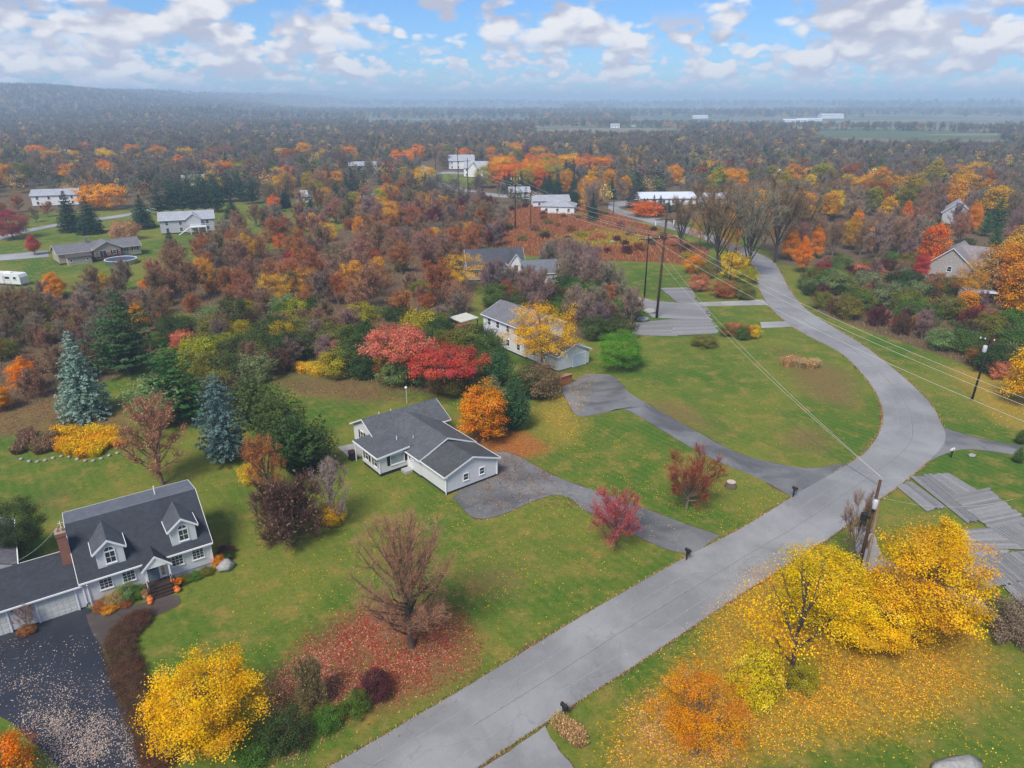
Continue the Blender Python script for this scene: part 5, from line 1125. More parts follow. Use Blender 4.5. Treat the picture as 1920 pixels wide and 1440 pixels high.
at('round', 1625, 1215, 1095, 150, 'yellow', 'low golden tree in the middle of the leaf carpet', 'maple_tree', variant=0)
at('bush', 1415, 1315, 1215, 90, 'lime', 'lemon-yellow leafy shoot beside the dark forked trunk', 'shrub', 'shrub', 1.0)
at('bush', 1500, 1290, 1235, 60, 'yellow_green', 'thin yellow-green sapling at the foot of the forked trunk', 'shrub', 'shrub', 1.0)
at('elm', 1306, 1412, 1256, 160, 'orange', 'small bright orange tree with radiating limbs in pink fallen leaves', 'maple_tree', variant=0)
at('birch_bare', 1592, 1062, 905, 62, 'purple_brown', 'spindly leafless tree leaning by the brown roadside pole', 'bare_tree')
at('oval', 1925, 760, 628, 90, 'gold', 'golden tree beyond the black roadside pole, leaves on the grass below', 'maple_tree', variant=0)
at('bush', 1893, 1200, 1120, 85, 'grey_brown', 'grey-brown leafless bush below the plank deck', 'shrub', 'shrub', 1.0)
at('bush', 705, 1308, 1262, 62, 'maroon', 'dark maroon barberry bush on the red leaf carpet', 'shrub', 'shrub', 1.0)
at('bush', 540, 1398, 1335, 85, 'dark_green', 'dark green rhododendron by the road next to the yellow maple', 'shrub', 'shrub', 1.0)
at('bush', 615, 1362, 1328, 60, 'green', 'low green shrub in the roadside bed between dark bushes', 'shrub', 'shrub', 1.0)
at('bush', 668, 1335, 1300, 55, 'green', 'low green shrub next to the maroon barberry', 'shrub', 'shrub', 1.0)
at('bush', 470, 1432, 1398, 70, 'green', 'low green shrub at the road side of the yellow maple', 'shrub', 'shrub', 1.0)
at('brush', 588, 1325, 1240, 75, 'brown', 'thin brown leafless shrub between the maple and red leaves', 'shrub', 'shrub', 1.0)
at('bush', 10, 1470, 1390, 110, 'orange', 'orange shrub at the corner of the sealed driveway', 'shrub', 'shrub', 1.0)
at('arborvitae', 1908, 868, 838, 22, 'green', 'small clipped green shrub by the eastern driveway, road side', 'shrub', 'shrub', 1.0)
at('arborvitae', 1912, 832, 806, 22, 'green', 'small clipped green shrub by the eastern driveway, far side', 'shrub', 'shrub', 1.0)
at('bush', 1320, 650, 628, 46, 'olive', 'low rounded olive shrub on the oval lawn', 'shrub', 'shrub', 1.0)
at('bush', 1012, 742, 680, 80, 'brown', 'brown and green bush beside the orange wood box', 'shrub', 'shrub', 1.0)
at('bush', 985, 745, 690, 60, 'dark_green', 'dark green bush between the arborvitae and the pale house', 'shrub', 'shrub', 1.0)
at('juniper', 935, 725, 655, 62, 'pine', 'green juniper between the red sumac and the pale house', 'cedar_tree')
at('arborvitae', 925, 770, 698, 45, 'sage', 'yellowish-green cedar behind the orange maple', 'cedar_tree')
at('airy', 868, 545, 470, 80, 'gold', 'yellow-orange tree rising from the bare thicket beside the dark-roofed house', 'maple_tree', variant=1)
at('oval', 1147, 577, 530, 36, 'deep_orange', 'small orange tree beside the plank terrace', 'maple_tree', variant=0)
at('weeping', 195, 392, 340, 80, 'gold', 'wide dome-shaped golden willow beside the wooded lane', 'willow_tree')
at('round', 25, 448, 388, 58, 'pink', 'pink-red tree beside the wooded lane', 'maple_tree', variant=1)
at('oval', 66, 478, 438, 28, 'red', 'small coral-red tree behind the tan ranch house', 'maple_tree', variant=1)
for a, b, c_, d, e_, l in ((134, 434, 352, 46, 'deep_conifer', 'dark spruce of the pair beside the golden willow, nearer the lane'), (172, 438, 362, 50, 'deep_conifer', 'broad dark spruce of the pair beside the golden willow'), (270, 428, 360, 46, 'deep_conifer', 'blue-green spruce between the willow and the grey split-level'), (322, 474, 428, 34, 'deep_conifer', 'small dark spruce in front of the grey split-level house'), (632, 392, 340, 28, 'deep_conifer', 'dark spruce left of the small hipped house'), (655, 388, 342, 24, 'deep_conifer', 'dark narrow spruce beside the small hipped house'), (534, 390, 352, 24, 'deep_conifer', 'spruce beside the red-winged cottage'), (437, 410, 370, 34, 'deep_conifer', 'spruce at the end of the dark conifer row')):
    at('spruce', a, b, c_, d, e_, l, 'spruce_tree')
at('oval', 515, 398, 362, 26, 'deep_orange', 'small orange tree in front of the red-winged cottage', 'maple_tree', variant=0)
at('bush', 236, 450, 412, 50, 'tan', 'tan bush behind the tan ranch house', 'shrub', 'shrub', 1.0)
for k, (a, b) in enumerate([(300, 402), (322, 400), (343, 399), (364, 398), (386, 397), (408, 398), (330, 384), (356, 382), (382, 381), (408, 380), (430, 378), (452, 378), (474, 382)]):
    plant('pine', P(a, b), 11 + (k % 3), 8.5, C['deep_conifer'], 'dark conifer in the close row behind the grey split-level house', 'pine_tree', 'conifers in the close row', 'tree')
at('oval', 1502, 512, 440, 34, 'orange', 'small bright orange tree at the road side before the woods', 'maple_tree', variant=1)
at('tall', 1742, 512, 408, 50, 'deep_orange', 'tall orange tree with red-brown lower crown in the woods', 'maple_tree', variant=0)
at('oval', 1724, 522, 466, 30, 'red', 'small scarlet tree beside the tall orange one', 'maple_tree', variant=0)
for a, b, c_, d, e_, l in ((1868, 560, 440, 70, 'amber', 'brownish golden tree in front of the stone house'), (1905, 610, 470, 70, 'orange', 'orange tree beside the carport'), (1910, 500, 425, 60, 'yellow', 'yellow tree behind the stone house'), (1930, 560, 500, 60, 'gold', 'gold tree at the carport corner'), (1808, 590, 540, 40, 'gold', 'small golden tree by the silver car'), (1842, 566, 470, 50, 'tan', 'tan-leaved tree before the stone house door'), (1890, 572, 455, 60, 'amber', 'bronze tree behind the carport roof')):
    at('tall', a, b, c_, d, e_, l, 'maple_tree')
for a, b, c_, d, e_, l in ((1345, 512, 306, 96, 'brown', 'tall leafless tree with a few yellow leaves beside the lime-green bush'), (1402, 522, 318, 100, 'grey_brown', 'tall vase-shaped leafless tree where the road dips'), (1452, 492, 302, 92, 'brown', 'tall brown leafless tree on the woods side of the road'), (1275, 475, 350, 62, 'brown', 'leafless tree beside the tall terrace pole'), (1325, 470, 322, 72, 'brown', 'leafless tree behind the lime-green bush'), (1378, 478, 316, 74, 'brown', 'leafless tree hiding the short metal-roofed hall'), (1500, 470, 340, 66, 'brown', 'brown leafless tree behind the bright orange roadside tree')):
    at('vase_bare', a, b, c_, d, e_, l, 'bare_tree', bark=(0.07, 0.06, 0.055, 1))
for a, b, c_, d, e_, l in ((1362, 492, 372, 44, 'gold', 'thin golden tree among the tall roadside bare trees'), (1312, 462, 395, 40, 'amber', 'amber tree behind the terrace pole near the far road'), (1432, 470, 372, 50, 'amber', 'amber-leaved tree between the tall roadside bare trees')):
    at('airy', a, b, c_, d, e_, l, 'maple_tree')
for a, b, c_, d, e_, l in ((1375, 522, 470, 50, 'lime', 'lime-green bush under the leafless roadside trees'), (1400, 530, 500, 40, 'yellow_green', 'yellow-green bush at the road edge below the bare trees'), (1300, 512, 478, 40, 'amber', 'round yellow-brown bush before the bare roadside trees'), (1325, 520, 490, 36, 'olive', 'olive bush between the yellow-brown and lime bushes'), (1358, 556, 525, 50, 'rust', 'rust-brown bush above the gravel drive'), (1310, 545, 515, 40, 'salmon', 'pinkish bush above the gravel drive'), (1395, 560, 530, 40, 'olive', 'olive bush at the gravel drive mouth'), (1212, 405, 376, 60, 'deep_orange', 'spreading orange-red sumac by the road near the hall')):
    at('bush', a, b, c_, d, e_, l, 'shrub', 'shrub', 1.0)
for k, (a, b, d, e_) in enumerate([(1375, 628, 34, 'salmon'), (1398, 632, 34, 'rust'), (1412, 634, 26, 'lime'), (1390, 636, 30, 'green'), (1362, 630, 26, 'olive')]):
    at('bush', a, b, b - 24, d, e_, 'low %s plant in the mixed flower bed on the lawn' % e_.replace('_', ' '), 'shrub', 'shrub', 1.0)
def tuft(px, py, hm, wm, col, label, group=None): return plant('grass', P(px, py), hm, wm, C[col], label, 'ornamental_grass', group, 'plant')
for a, b in ((1475, 686), (1488, 684), (1500, 688), (1515, 690), (1525, 688)): tuft(a, b, 1.5, 2.4, 'tan', 'tan dry grass clump in the brown island on the oval lawn', 'dry grass clumps on the oval lawn')
for a, b in ((1060, 1372), (1072, 1380), (1050, 1362), (1084, 1392)): tuft(a, b, 0.9, 1.6, 'tan', 'dry tan ornamental grass around the corner mailbox', 'dry grass at the corner mailbox')
gq = np.random.default_rng(3)
for k in range(52):
    a = gq.uniform(35, 232); b = gq.uniform(808, 858 - 0.0009 * (a - 130) ** 2); cc = 'brown' if a < 105 else ('yellow' if a > 120 and k % 3 else 'gold')
    tuft(a, b, 1.1, 1.9, cc, {'brown': 'brown seed-headed grass in the stone-edged bed', 'yellow': 'bright yellow grass in the stone-edged bed', 'gold': 'golden grass in the stone-edged bed'}[cc], 'grasses of the stone-edged bed, ' + cc)
for k in range(26): a = gq.uniform(550, 640); tuft(a, 702 - abs(a - 590) * 0.15 + gq.uniform(-10, 4), 1.3, 1.9, 'lime', 'yellow-green tall grass at the foot of the shrub belt', 'yellow-green grass by the shrub belt')
# hedge of dark ground cover along the sealed driveway, shrubs in front of the cape house
hp = spline([(262, 1165), (228, 1200), (238, 1260), (262, 1320), (285, 1380), (300, 1430)], 5)
for k, (a, b) in enumerate(hp):
    plant('bush', P(a, b), 0.75, 2.3, C['dark_brown'], 'dark brown clipped hedge bush along the sealed driveway', 'hedge_shrub', 'dark hedge along the driveway', 'shrub')
def loc(x, y): q = cape.matrix_basis @ mathutils.Vector((x, y, 0)); return (q.x, q.y)
for x, y, hh, ww, cc, l in ((0.9, -0.9, 0.9, 1.3, 'rust', 'rusty low shrub by the garage corner of the cape house'), (2.0, -0.9, 1.4, 1.7, 'tan', 'tan shrub below the cape house windows'), (3.1, -0.8, 1.7, 1.8, 'sage', 'sage-green shrub below the dormer window'), (3.9, -1.0, 1.2, 1.5, 'green', 'green shrub beside the porch steps'), (2.6, -1.5, 0.6, 1.3, 'rust', 'low rusty ground cover before the front walk'), (1.5, -1.6, 0.6, 1.4, 'amber', 'low amber ground cover before the front walk'), (7.6, -0.9, 0.5, 1.4, 'olive', 'low olive shrub beside the porch, lawn side'), (8.6, -0.9, 0.5, 1.5, 'green', 'low green shrub under the second front window'), (9.6, -0.8, 0.6, 1.4, 'olive', 'low olive shrub near the house corner'), (10.9, -0.3, 1.2, 1.2, 'orange', 'orange shrub at the house corner'), (11.6, 0.4, 0.9, 1.6, 'dark_green', 'dark green shrub beside the pale boulder'), (12.0, 1.4, 0.8, 1.7, 'maroon', 'maroon shrub by the end wall of the cape house'), (-4.5, -0.7, 0.7, 1.4, 'rust', 'rust-coloured plant in the bed between the garage doors')):
    plant('bush', loc(x, y), hh, ww, C[cc], l, 'shrub', None, 'shrub')
plant('birch_bare', loc(-4.4, -0.6), 2.6, 1.8, C['grey_brown'], 'little leafless ornamental tree between the garage doors', 'bare_tree')
for q, o in enumerate(pls): f = plant('bush', (o.location.x, o.location.y), 0.55, 0.75, C['tan' if q == 0 else 'orange'], ['dried tan flowers in the white planter', 'orange chrysanthemum in the dark planter'][q], 'potted_plant', None, 'plant', 0.35)

# ------------------------------------------------------------------ woods and thickets, tree by tree
BLOCK = [(*P(955, 530), 14), (*P(1825, 527), 12), (*P(1046, 697), 8), (*P(1030, 640), 8), (*P(880, 625), 5), (*P(1832, 572), 6), (*P(1783, 582), 4), (*P(690, 383), 9), (*P(580, 379), 10), (*P(1040, 395), 14), (*P(1250, 383), 19), (*P(1345, 388), 12), (*P(95, 383), 16), (*P(365, 348), 8), (*P(870, 325), 16), (*P(905, 331), 12), (*P(690, 318), 14), (*P(1830, 420), 9), (*P(1095, 340), 7), (*P(967, 372), 7)]
g = np.random.default_rng(2024)
TAKEN = []
def spots(poly, n, mind):
    q = np.array(PP(poly)); lo, hi = q.min(0), q.max(0); k = n * 40
    x, y = g.uniform(lo[0], hi[0], k), g.uniform(lo[1], hi[1], k); m = inside(q, x, y)
    for a, b, r in BLOCK: m &= (x - a) ** 2 + (y - b) ** 2 > r * r
    x, y = x[m], y[m]; m = np.ones(len(x), bool)
    for rp in ROADPOLYS: m &= ~inside(rp, x, y)
    out = []; T = np.array(TAKEN) if TAKEN else np.zeros((0, 2))
    for px, py in zip(x[m], y[m]):
        if len(out) >= n: break
        if len(T) and ((T[:, 0] - px) ** 2 + (T[:, 1] - py) ** 2).min() < mind * mind: continue
        out.append((px, py)); T = np.vstack([T, (px, py)]); TAKEN.append((px, py))
    return out
# (kind, colour words, name, category, height range, width/height, weight)
NICE = dict(pine='green', deep_conifer='dark green', red_brown='reddish-brown', purple_brown='purplish-brown', grey_brown='grey-brown', dark_brown='dark brown', deep_orange='deep orange', dark_green='dark green', yellow_green='yellow-green', bright_green='bright green')
WORD = dict(bush='leafy {} shrub', brush='{} leafless shrub', thicket_bare='slender {} leafless tree', vase_bare='vase-shaped {} leafless tree', tall='tall-crowned {} autumn tree', round='rounded {} autumn tree', oval='egg-shaped {} autumn tree', airy='open-crowned {} autumn tree', spruce='pointed {} spruce', pine='feathery {} pine', umbrella='flat-topped {} sumac', oval_bare='fine-twigged {} tree', juniper='spreading {} juniper')
NAMES = dict(bush='shrub', brush='bare_shrub', thicket_bare='bare_tree', vase_bare='bare_tree', oval_bare='bare_tree', tall='autumn_tree', round='autumn_tree', oval='autumn_tree', airy='autumn_tree', spruce='spruce_tree', pine='pine_tree', umbrella='sumac_tree', juniper='juniper_shrub')
LAND = [(*P(a, b), l) for a, b, l in ((868, 545, 'the yellow-orange thicket tree'), (748, 716, 'the salmon-red sumac'), (838, 742, 'the crimson sumac'), (425, 866, 'the blue-green spruce'), (163, 780, 'the silvery spruce'), (243, 700, 'the tall white pine'), (335, 790, 'the broad pine'), (1502, 512, 'the bright orange roadside tree'), (1742, 512, 'the tall orange tree'), (1868, 560, 'the brownish golden tree'), (1905, 610, 'the orange carport tree'), (1452, 492, 'the tall brown roadside tree'), (1345, 512, 'the lime-green roadside bush'), (195, 392, 'the golden willow'), (322, 474, 'the small dark spruce'), (340, 440, 'the split-level deck'), (1062, 722, 'the orange wood box'), (882, 628, 'the garden pavilion'), (560, 380, 'the red-winged cottage'), (690, 385, 'the small hipped house'), (966, 430, 'the tall meadow pole'), (995, 424, 'the slender meadow pole'), (230, 494, 'the round pool'), (1250, 386, 'the long metal hall'), (1783, 582, 'the silver car'), (870, 332, 'the large white house'), (1818, 424, 'the steep-gabled woodland house'), (1500, 543, 'the thin leaning pole'), (1150, 402, 'the thin pole at the far bend'), (1822, 750, 'the black roadside pole'), (300, 402, 'the dark conifer row'))]
def grow(poly, n, mind, mix, where):
    w_ = np.array([m[-1] for m in mix], float); w_ /= w_.sum()
    for x, y in spots(poly, n, mind):
        kind, col, (h0, h1), asp, _ = mix[int(g.choice(len(mix), p=w_))]
        col = col if isinstance(col, str) else col[int(g.integers(len(col)))]
        h = g.uniform(h0, h1); c = NICE.get(col, col); nm = NAMES[kind] if not (kind == 'thicket_bare' and h1 < 11.2) else 'bare_sapling'; cat = 'shrub' if 'shrub' in nm else 'tree'
        near = min(LAND, key=lambda q: (q[0] - x) ** 2 + (q[1] - y) ** 2); dist = math.hypot(near[0] - x, near[1] - y)
        size = '' if nm not in ('shrub', 'bare_shrub', 'bare_sapling', 'bare_tree', 'autumn_tree') else ('low ' if h < h0 + (h1 - h0) * 0.34 else ('' if h < h0 + (h1 - h0) * 0.67 else 'big '))
        lab = size + WORD[kind].format(c) + ' ' + (where if dist > 16 else ('beside ' if dist < 6 else 'not far from ') + near[2])
        plant(kind, (x, y), h, h * asp * g.uniform(0.85, 1.2), C[col], lab, nm, 'alike: ' + lab, cat)
BARES = ['red_brown', 'purple_brown', 'red_brown', 'brown', 'grey_brown']
grow(POLY['thicket'], 185, 2.9, [('thicket_bare', ['red_brown', 'red_brown', 'rust', 'brown', 'purple_brown'], (6.5, 10.5), 0.82, 6), ('brush', ['red_brown', 'rust'], (3, 4.5), 1.3, 2.4), ('oval_bare', ['rust', 'amber', 'red_brown'], (6, 9), 0.75, 2.4), ('airy', ['deep_orange', 'rust', 'amber'], (5, 7.5), 0.8, 0.9), ('bush', ['crimson', 'rust', 'olive', 'olive'], (2.6, 4.4), 1.4, 1.2), ('airy', ['amber', 'gold'], (7, 9.5), 0.8, 0.35)], 'in the broad thicket behind the ranch house')
grow(POLY['left_thicket'], 85, 2.0, [('thicket_bare', ['purple_brown', 'brown', 'grey_brown'], (4.5, 8), 0.8, 4), ('brush', ['brown', 'red_brown'], (3, 4.5), 1.3, 2), ('bush', ['olive', 'green', 'dark_brown'], (2.5, 4), 1.3, 2), ('oval', ['orange', 'amber'], (4, 6), 0.8, 0.8), ('umbrella', ['red'], (2.5, 3.5), 1.5, 0.5)], 'in the thicket around the silvery spruce')
grow(POLY['belt'], 125, 2.1, [('bush', ['olive', 'green', 'dark_green', 'olive', 'cedar', 'sage', 'yellow_green'], (3.4, 6.0), 1.2, 6), ('brush', ['brown', 'red_brown', 'dark_brown'], (2.6, 4.2), 1.3, 3), ('bush', ['rust', 'salmon', 'yellow_green'], (2.2, 3.6), 1.35, 1.4), ('thicket_bare', ['purple_brown', 'brown'], (4.5, 6.5), 0.75, 1.2)], 'in the shrub belt at the edge of the lawn')
grow(POLY['back'], 48, 2.4, [('bush', ['dark_green', 'cedar', 'green'], (3, 5), 1.2, 4), ('brush', ['brown', 'dark_brown'], (3, 4.5), 1.3, 2), ('thicket_bare', ['purple_brown', 'grey_brown'], (6, 9), 0.75, 2.5), ('oval', ['rust', 'deep_orange'], (4, 6), 0.7, 0.5)], 'behind the pale two-storey house')
grow([(990, 555), (1000, 520), (1040, 500), (1110, 520), (1120, 560), (1060, 570)], 14, 3, [('thicket_bare', ['purple_brown', 'grey_brown'], (7, 10), 0.7, 1)], 'beside the dark-roofed gabled house')
for a, b, c_, d, e_ in ((1812, 572, 478, 44, 'amber'), (1838, 560, 452, 50, 'rust'), (1862, 568, 440, 54, 'amber'), (1888, 560, 452, 50, 'gold'), (1795, 560, 500, 36, 'rust')):
    at('airy', a, b, c_, d, e_, {'amber': 'bronze-gold', 'rust': 'russet', 'gold': 'golden'}[e_] + ' open-crowned tree screening the stone house', 'maple_tree', group='trees screening the stone house, ' + e_)
for a, b, c_, d, e_ in ((935, 552, 478, 40, 'purple_brown'), (965, 560, 490, 40, 'grey_brown'), (992, 562, 492, 44, 'purple_brown'), (1015, 560, 495, 36, 'brown'), (915, 548, 485, 34, 'red_brown')):
    at('thicket_bare', a, b, c_, d, e_, 'leafless ' + NICE.get(e_, e_) + ' tree right in front of the dark-roofed gabled house', 'bare_tree', group='leafless trees hiding the gabled house, ' + e_)
grow([(905, 560), (915, 500), (960, 540), (1000, 550), (980, 580)], 14, 2.5, [('thicket_bare', ['purple_brown', 'red_brown'], (6, 9), 0.7, 2), ('bush', ['dark_green', 'olive'], (2.5, 4), 1.2, 1)], 'in front of the dark-roofed gabled house')
grow(POLY['right_hedge'], 120, 2.2, [('bush', ['green', 'olive', 'dark_green', 'sage'], (2.8, 5.4), 1.25, 4.5), ('brush', ['dark_brown', 'maroon', 'red_brown'], (2.2, 3.8), 1.35, 4), ('bush', ['crimson', 'rust', 'salmon'], (2, 3.2), 1.4, 1.6), ('thicket_bare', ['purple_brown', 'red_brown'], (4, 6), 0.8, 0.8)], 'in the wild hedge across the road bend')
grow([(1480, 505), (1560, 490), (1720, 500), (1760, 470), (1990, 480), (1990, 415), (1700, 425), (1460, 455)], 75, 3.8, [('thicket_bare', ['brown', 'purple_brown', 'grey_brown', 'red_brown'], (7, 11), 0.7, 5), ('oval', ['orange', 'gold', 'amber'], (7, 11), 0.55, 1.8), ('bush', ['olive', 'dark_green', 'green'], (3, 4.5), 1.2, 2), ('pine', ['pine'], (8, 12), 0.6, 0.5)], 'in the woods behind the wild hedge')
grow([(1440, 450), (1700, 425), (2000, 412), (2000, 352), (1500, 352), (1300, 365), (1380, 410)], 105, 5.0, [('tall', ['gold', 'amber', 'yellow_green', 'olive', 'amber'], (9, 14), 0.75, 1.9), ('thicket_bare', ['brown', 'purple_brown', 'grey_brown'], (9, 13), 0.75, 4), ('round', ['lime', 'gold', 'rust', 'olive'], (9, 13), 0.9, 1.4), ('spruce', ['deep_conifer'], (10, 14), 0.5, 0.5)], 'in the tall woods beyond the road')
grow([(1120, 352), (2000, 350), (2000, 326), (1120, 322)], 75, 6.5, [('tall', ['gold', 'amber', 'yellow_green', 'rust'], (8, 11), 0.95, 2.5), ('thicket_bare', ['brown', 'purple_brown', 'grey_brown'], (8, 11.5), 0.95, 4), ('round', ['yellow_green', 'olive', 'gold'], (8, 11), 1.0, 1.5), ('spruce', ['deep_conifer'], (9, 12), 0.5, 1.0)], 'at the far edge of the tall woods')
grow([(905, 352), (935, 330), (1130, 330), (1140, 352), (1010, 362)], 26, 6, [('round', ['orange', 'deep_orange', 'gold', 'orange'], (11, 14), 0.95, 4), ('spruce', ['deep_conifer'], (9, 13), 0.5, 1), ('round', ['yellow_green'], (11, 13), 1, 0.6)], 'in the orange grove beside the white houses')
grow([(1060, 400), (1100, 360), (1180, 360), (1190, 382), (1130, 420)], 18, 5, [('tall', ['gold', 'amber'], (10, 14), 0.6, 1.5), ('vase_bare', ['grey_brown', 'brown'], (11, 15), 0.6, 1.5), ('spruce', ['deep_conifer'], (9, 12), 0.5, 1.5), ('bush', ['dark_green'], (3, 4), 1.3, 1)], 'beside the far bend of the road')
grow([(1190, 400), (1340, 398), (1330, 388), (1195, 388)], 20, 2.6, [('spruce', ['deep_conifer'], (4, 7), 0.6, 3), ('bush', ['dark_green'], (2.5, 4), 1.3, 1)], 'in front of the long metal hall')
grow([(940, 372), (1090, 372), (1100, 350), (930, 352)], 16, 5.5, [('spruce', ['deep_conifer'], (8, 12), 0.55, 3), ('round', ['yellow_green', 'amber'], (9, 12), 0.9, 1.2)], 'behind the low white house')
grow([(-60, 372), (60, 352), (250, 352), (330, 345), (480, 350), (560, 355), (560, 322), (-60, 322)], 95, 6.5, [('thicket_bare', ['brown', 'purple_brown', 'grey_brown'], (9, 13), 0.85, 5), ('round', ['amber', 'gold', 'orange', 'olive', 'yellow_green'], (8, 12), 0.95, 2.6), ('spruce', ['deep_conifer'], (10, 14), 0.5, 0.8)], 'on the wooded slope behind the west lane')
grow([(480, 400), (560, 352), (720, 335), (800, 345), (800, 372), (700, 400), (620, 440)], 42, 5, [('oval_bare', ['rust', 'brown', 'red_brown'], (8, 12), 0.7, 3), ('round', ['amber', 'gold', 'yellow_green'], (7, 11), 0.9, 2), ('spruce', ['deep_conifer'], (8, 12), 0.5, 0.7), ('bush', ['olive', 'tan'], (2.5, 4), 1.3, 1.5)], 'around the small hipped house')
grow([(390, 450), (480, 420), (640, 410), (640, 440), (440, 480)], 26, 3.8, [('thicket_bare', ['brown', 'grey_brown', 'red_brown'], (6, 9), 0.8, 4), ('bush', ['olive', 'tan'], (2.5, 4), 1.3, 2)], 'beside the grey split-level house')
grow([(-60, 405), (40, 398), (110, 408), (60, 420), (-60, 430)], 6, 6, [('oval_bare', ['rust', 'brown'], (5, 8), 0.9, 1)], 'along the west lane')
grow(MEADOW, 46, 3.2, [('brush', ['red_brown', 'rust', 'maroon'], (1.4, 2.4), 2.0, 3), ('bush', ['olive', 'yellow_green', 'salmon'], (1.2, 2.2), 2.0, 2)], 'in the rust-coloured meadow')
grow([(780, 470), (800, 400), (900, 385), (960, 430), (930, 480)], 22, 3.5, [('thicket_bare', ['purple_brown', 'grey_brown', 'maroon'], (6, 9), 0.8, 1)], 'at the meadow side of the thicket')
grow([(560, 322), (800, 318), (1120, 318), (1120, 296), (560, 300)], 36, 8, [('thicket_bare', ['brown', 'purple_brown', 'grey_brown'], (10, 14), 0.9, 2), ('round', ['amber', 'gold', 'olive', 'orange'], (9, 13), 0.95, 2), ('spruce', ['deep_conifer'], (11, 14), 0.5, 0.8)], 'in the woods beyond the far road')
grow([(-80, 322), (560, 322), (560, 296), (-80, 296)], 42, 9, [('thicket_bare', ['brown', 'purple_brown', 'grey_brown'], (10, 14), 0.95, 1.6), ('round', ['amber', 'gold', 'olive', 'orange', 'rust', 'lime'], (9, 13), 1.0, 2.4), ('spruce', ['deep_conifer'], (11, 14), 0.5, 0.8)], 'in the higher woods of the western slope')

# ------------------------------------------------------------------ far woodland that reads as one mass
make_leafy('far_round', 61, 11, 5.0, 0.12, 56, 18, 0.62, spread=0.75, nl=5); make_leafy('far_oval', 62, 12, 4.2, 0.1, 50, 18, 0.62, spread=0.75, cone=0.3, nl=5)
make_bare('far_bare', 63, 12, 4.6, 0.15, 9, 420, 1.9, (45, 78), 0.06, 0.10, 60, 0.8, leaf=0.5)
make_conifer('far_spruce', 64, 12, 2.9, 12, 7, 0.2, 0.03, 0.95, 0.8, 0.2, 0.4, fluffy=0.45)
farc = bpy.data.collections.new('far_tree_kinds')
def fp(kind, col, i):
    h0, w0, tm, cm = PROTO[kind][0]
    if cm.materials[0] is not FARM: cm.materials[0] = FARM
    o = bpy.data.objects.new('%02d_far_tree' % i, cm); farc.objects.link(o); o.color = (*C[col], 1)
FK = [('far_bare', 'brown'), ('far_bare', 'purple_brown'), ('far_bare', 'grey_brown'), ('far_round', 'amber'), ('far_round', 'olive'), ('far_round', 'rust'), ('far_oval', 'gold'), ('far_oval', 'orange'), ('far_spruce', 'deep_conifer'), ('far_round', 'dark_green')]
for i, (k, c_) in enumerate(FK): fp(k, c_, i)
FW = np.array([2.8, 2.8, 4.0, 1.0, 2.4, 0.7, 0.7, 0.25, 2.0, 2.0]); FW /= FW.sum()
def far_points(y0, y1, n, keep, smin, smax):
    y = np.sqrt(g.uniform(y0 ** 2, y1 ** 2, n)); x = y * g.uniform(-0.86, 0.86, n)
    m = keep(x, y)
    for q in FIELDS: m &= ~inside(PF(q), x, y)
    m &= ~inside(PP(LAWN[3]), x, y)
    for rp in ROADPOLYS: m &= ~inside(rp, x, y)
    for a, b, r in BLOCK: m &= (x - a) ** 2 + (y - b) ** 2 > r * r
    x, y = x[m], y[m]; s = g.uniform(smin, smax, len(x)); s = np.where(gh(x, y) > 15, np.minimum(s, 1.25), s); return x, y, s
def pn(x, y, f, s): return np.sin(x * f + s) * np.cos(y * f * 1.3 + 2 * s) + 0.6 * np.sin((x + y) * f * 2.1 + s * 3) + 0.4 * np.sin((x - 1.4 * y) * f * 3.7 + s)
LX = LAWN + [[(770, 300), (930, 300), (930, 345), (1110, 362), (1110, 392), (940, 380), (800, 350)], [(650, 372), (760, 372), (760, 400), (650, 400)], [(540, 365), (640, 365), (640, 400), (540, 400)], [(-50, 370), (330, 375), (300, 420), (-50, 420)], [(1190, 380), (1380, 380), (1380, 410), (1190, 410)], MEADOW, POLY['thicket'], POLY['right_hedge']]
def open_ground(x, y):
    m = pn(x, y, 0.03, 5) > -1.2
    for q in LX: m &= ~inside(PP(q), x, y)
    return m
parts = [far_points(275, 545, 3400, open_ground, 0.5, 0.95), far_points(545, 900, 11000, lambda x, y: (pn(x, y, 0.012, 1) > -0.9) | (x < -0.2 * y), 0.65, 1.0), far_points(900, 1700, 15000, lambda x, y: (pn(x, y * 1.8, 0.006, 2) > -0.05) | (x < -0.25 * y - 120), 0.8, 1.15),
         far_points(1700, 3600, 17000, lambda x, y: (pn(x, y * 2.6, 0.0035, 3) > 0.0) | (x < -0.3 * y - 150), 1.2, 1.9), far_points(3600, 8500, 16000, lambda x, y: pn(x, y * 3.4, 0.0017, 4) > 0.1, 2.0, 3.6)]
fx, fy, fs = [np.concatenate(q) for q in zip(*parts)]
fz = gh(fx, fy) - 0.1
fk = g.choice(len(FK), len(fx), p=FW)
me = bpy.data.meshes.new('distant_woodland'); me.vertices.add(len(fx)); me.vertices.foreach_set('co', np.c_[fx, fy, fz].astype(np.float32).ravel())
for nm, ty, arr in (('kind', 'INT', fk.astype(np.int32)), ('size', 'FLOAT', fs.astype(np.float32)), ('turn', 'FLOAT', g.uniform(0, 6.28, len(fx)).astype(np.float32))):
    a = me.attributes.new(nm, ty, 'POINT'); a.data.foreach_set('value', arr)
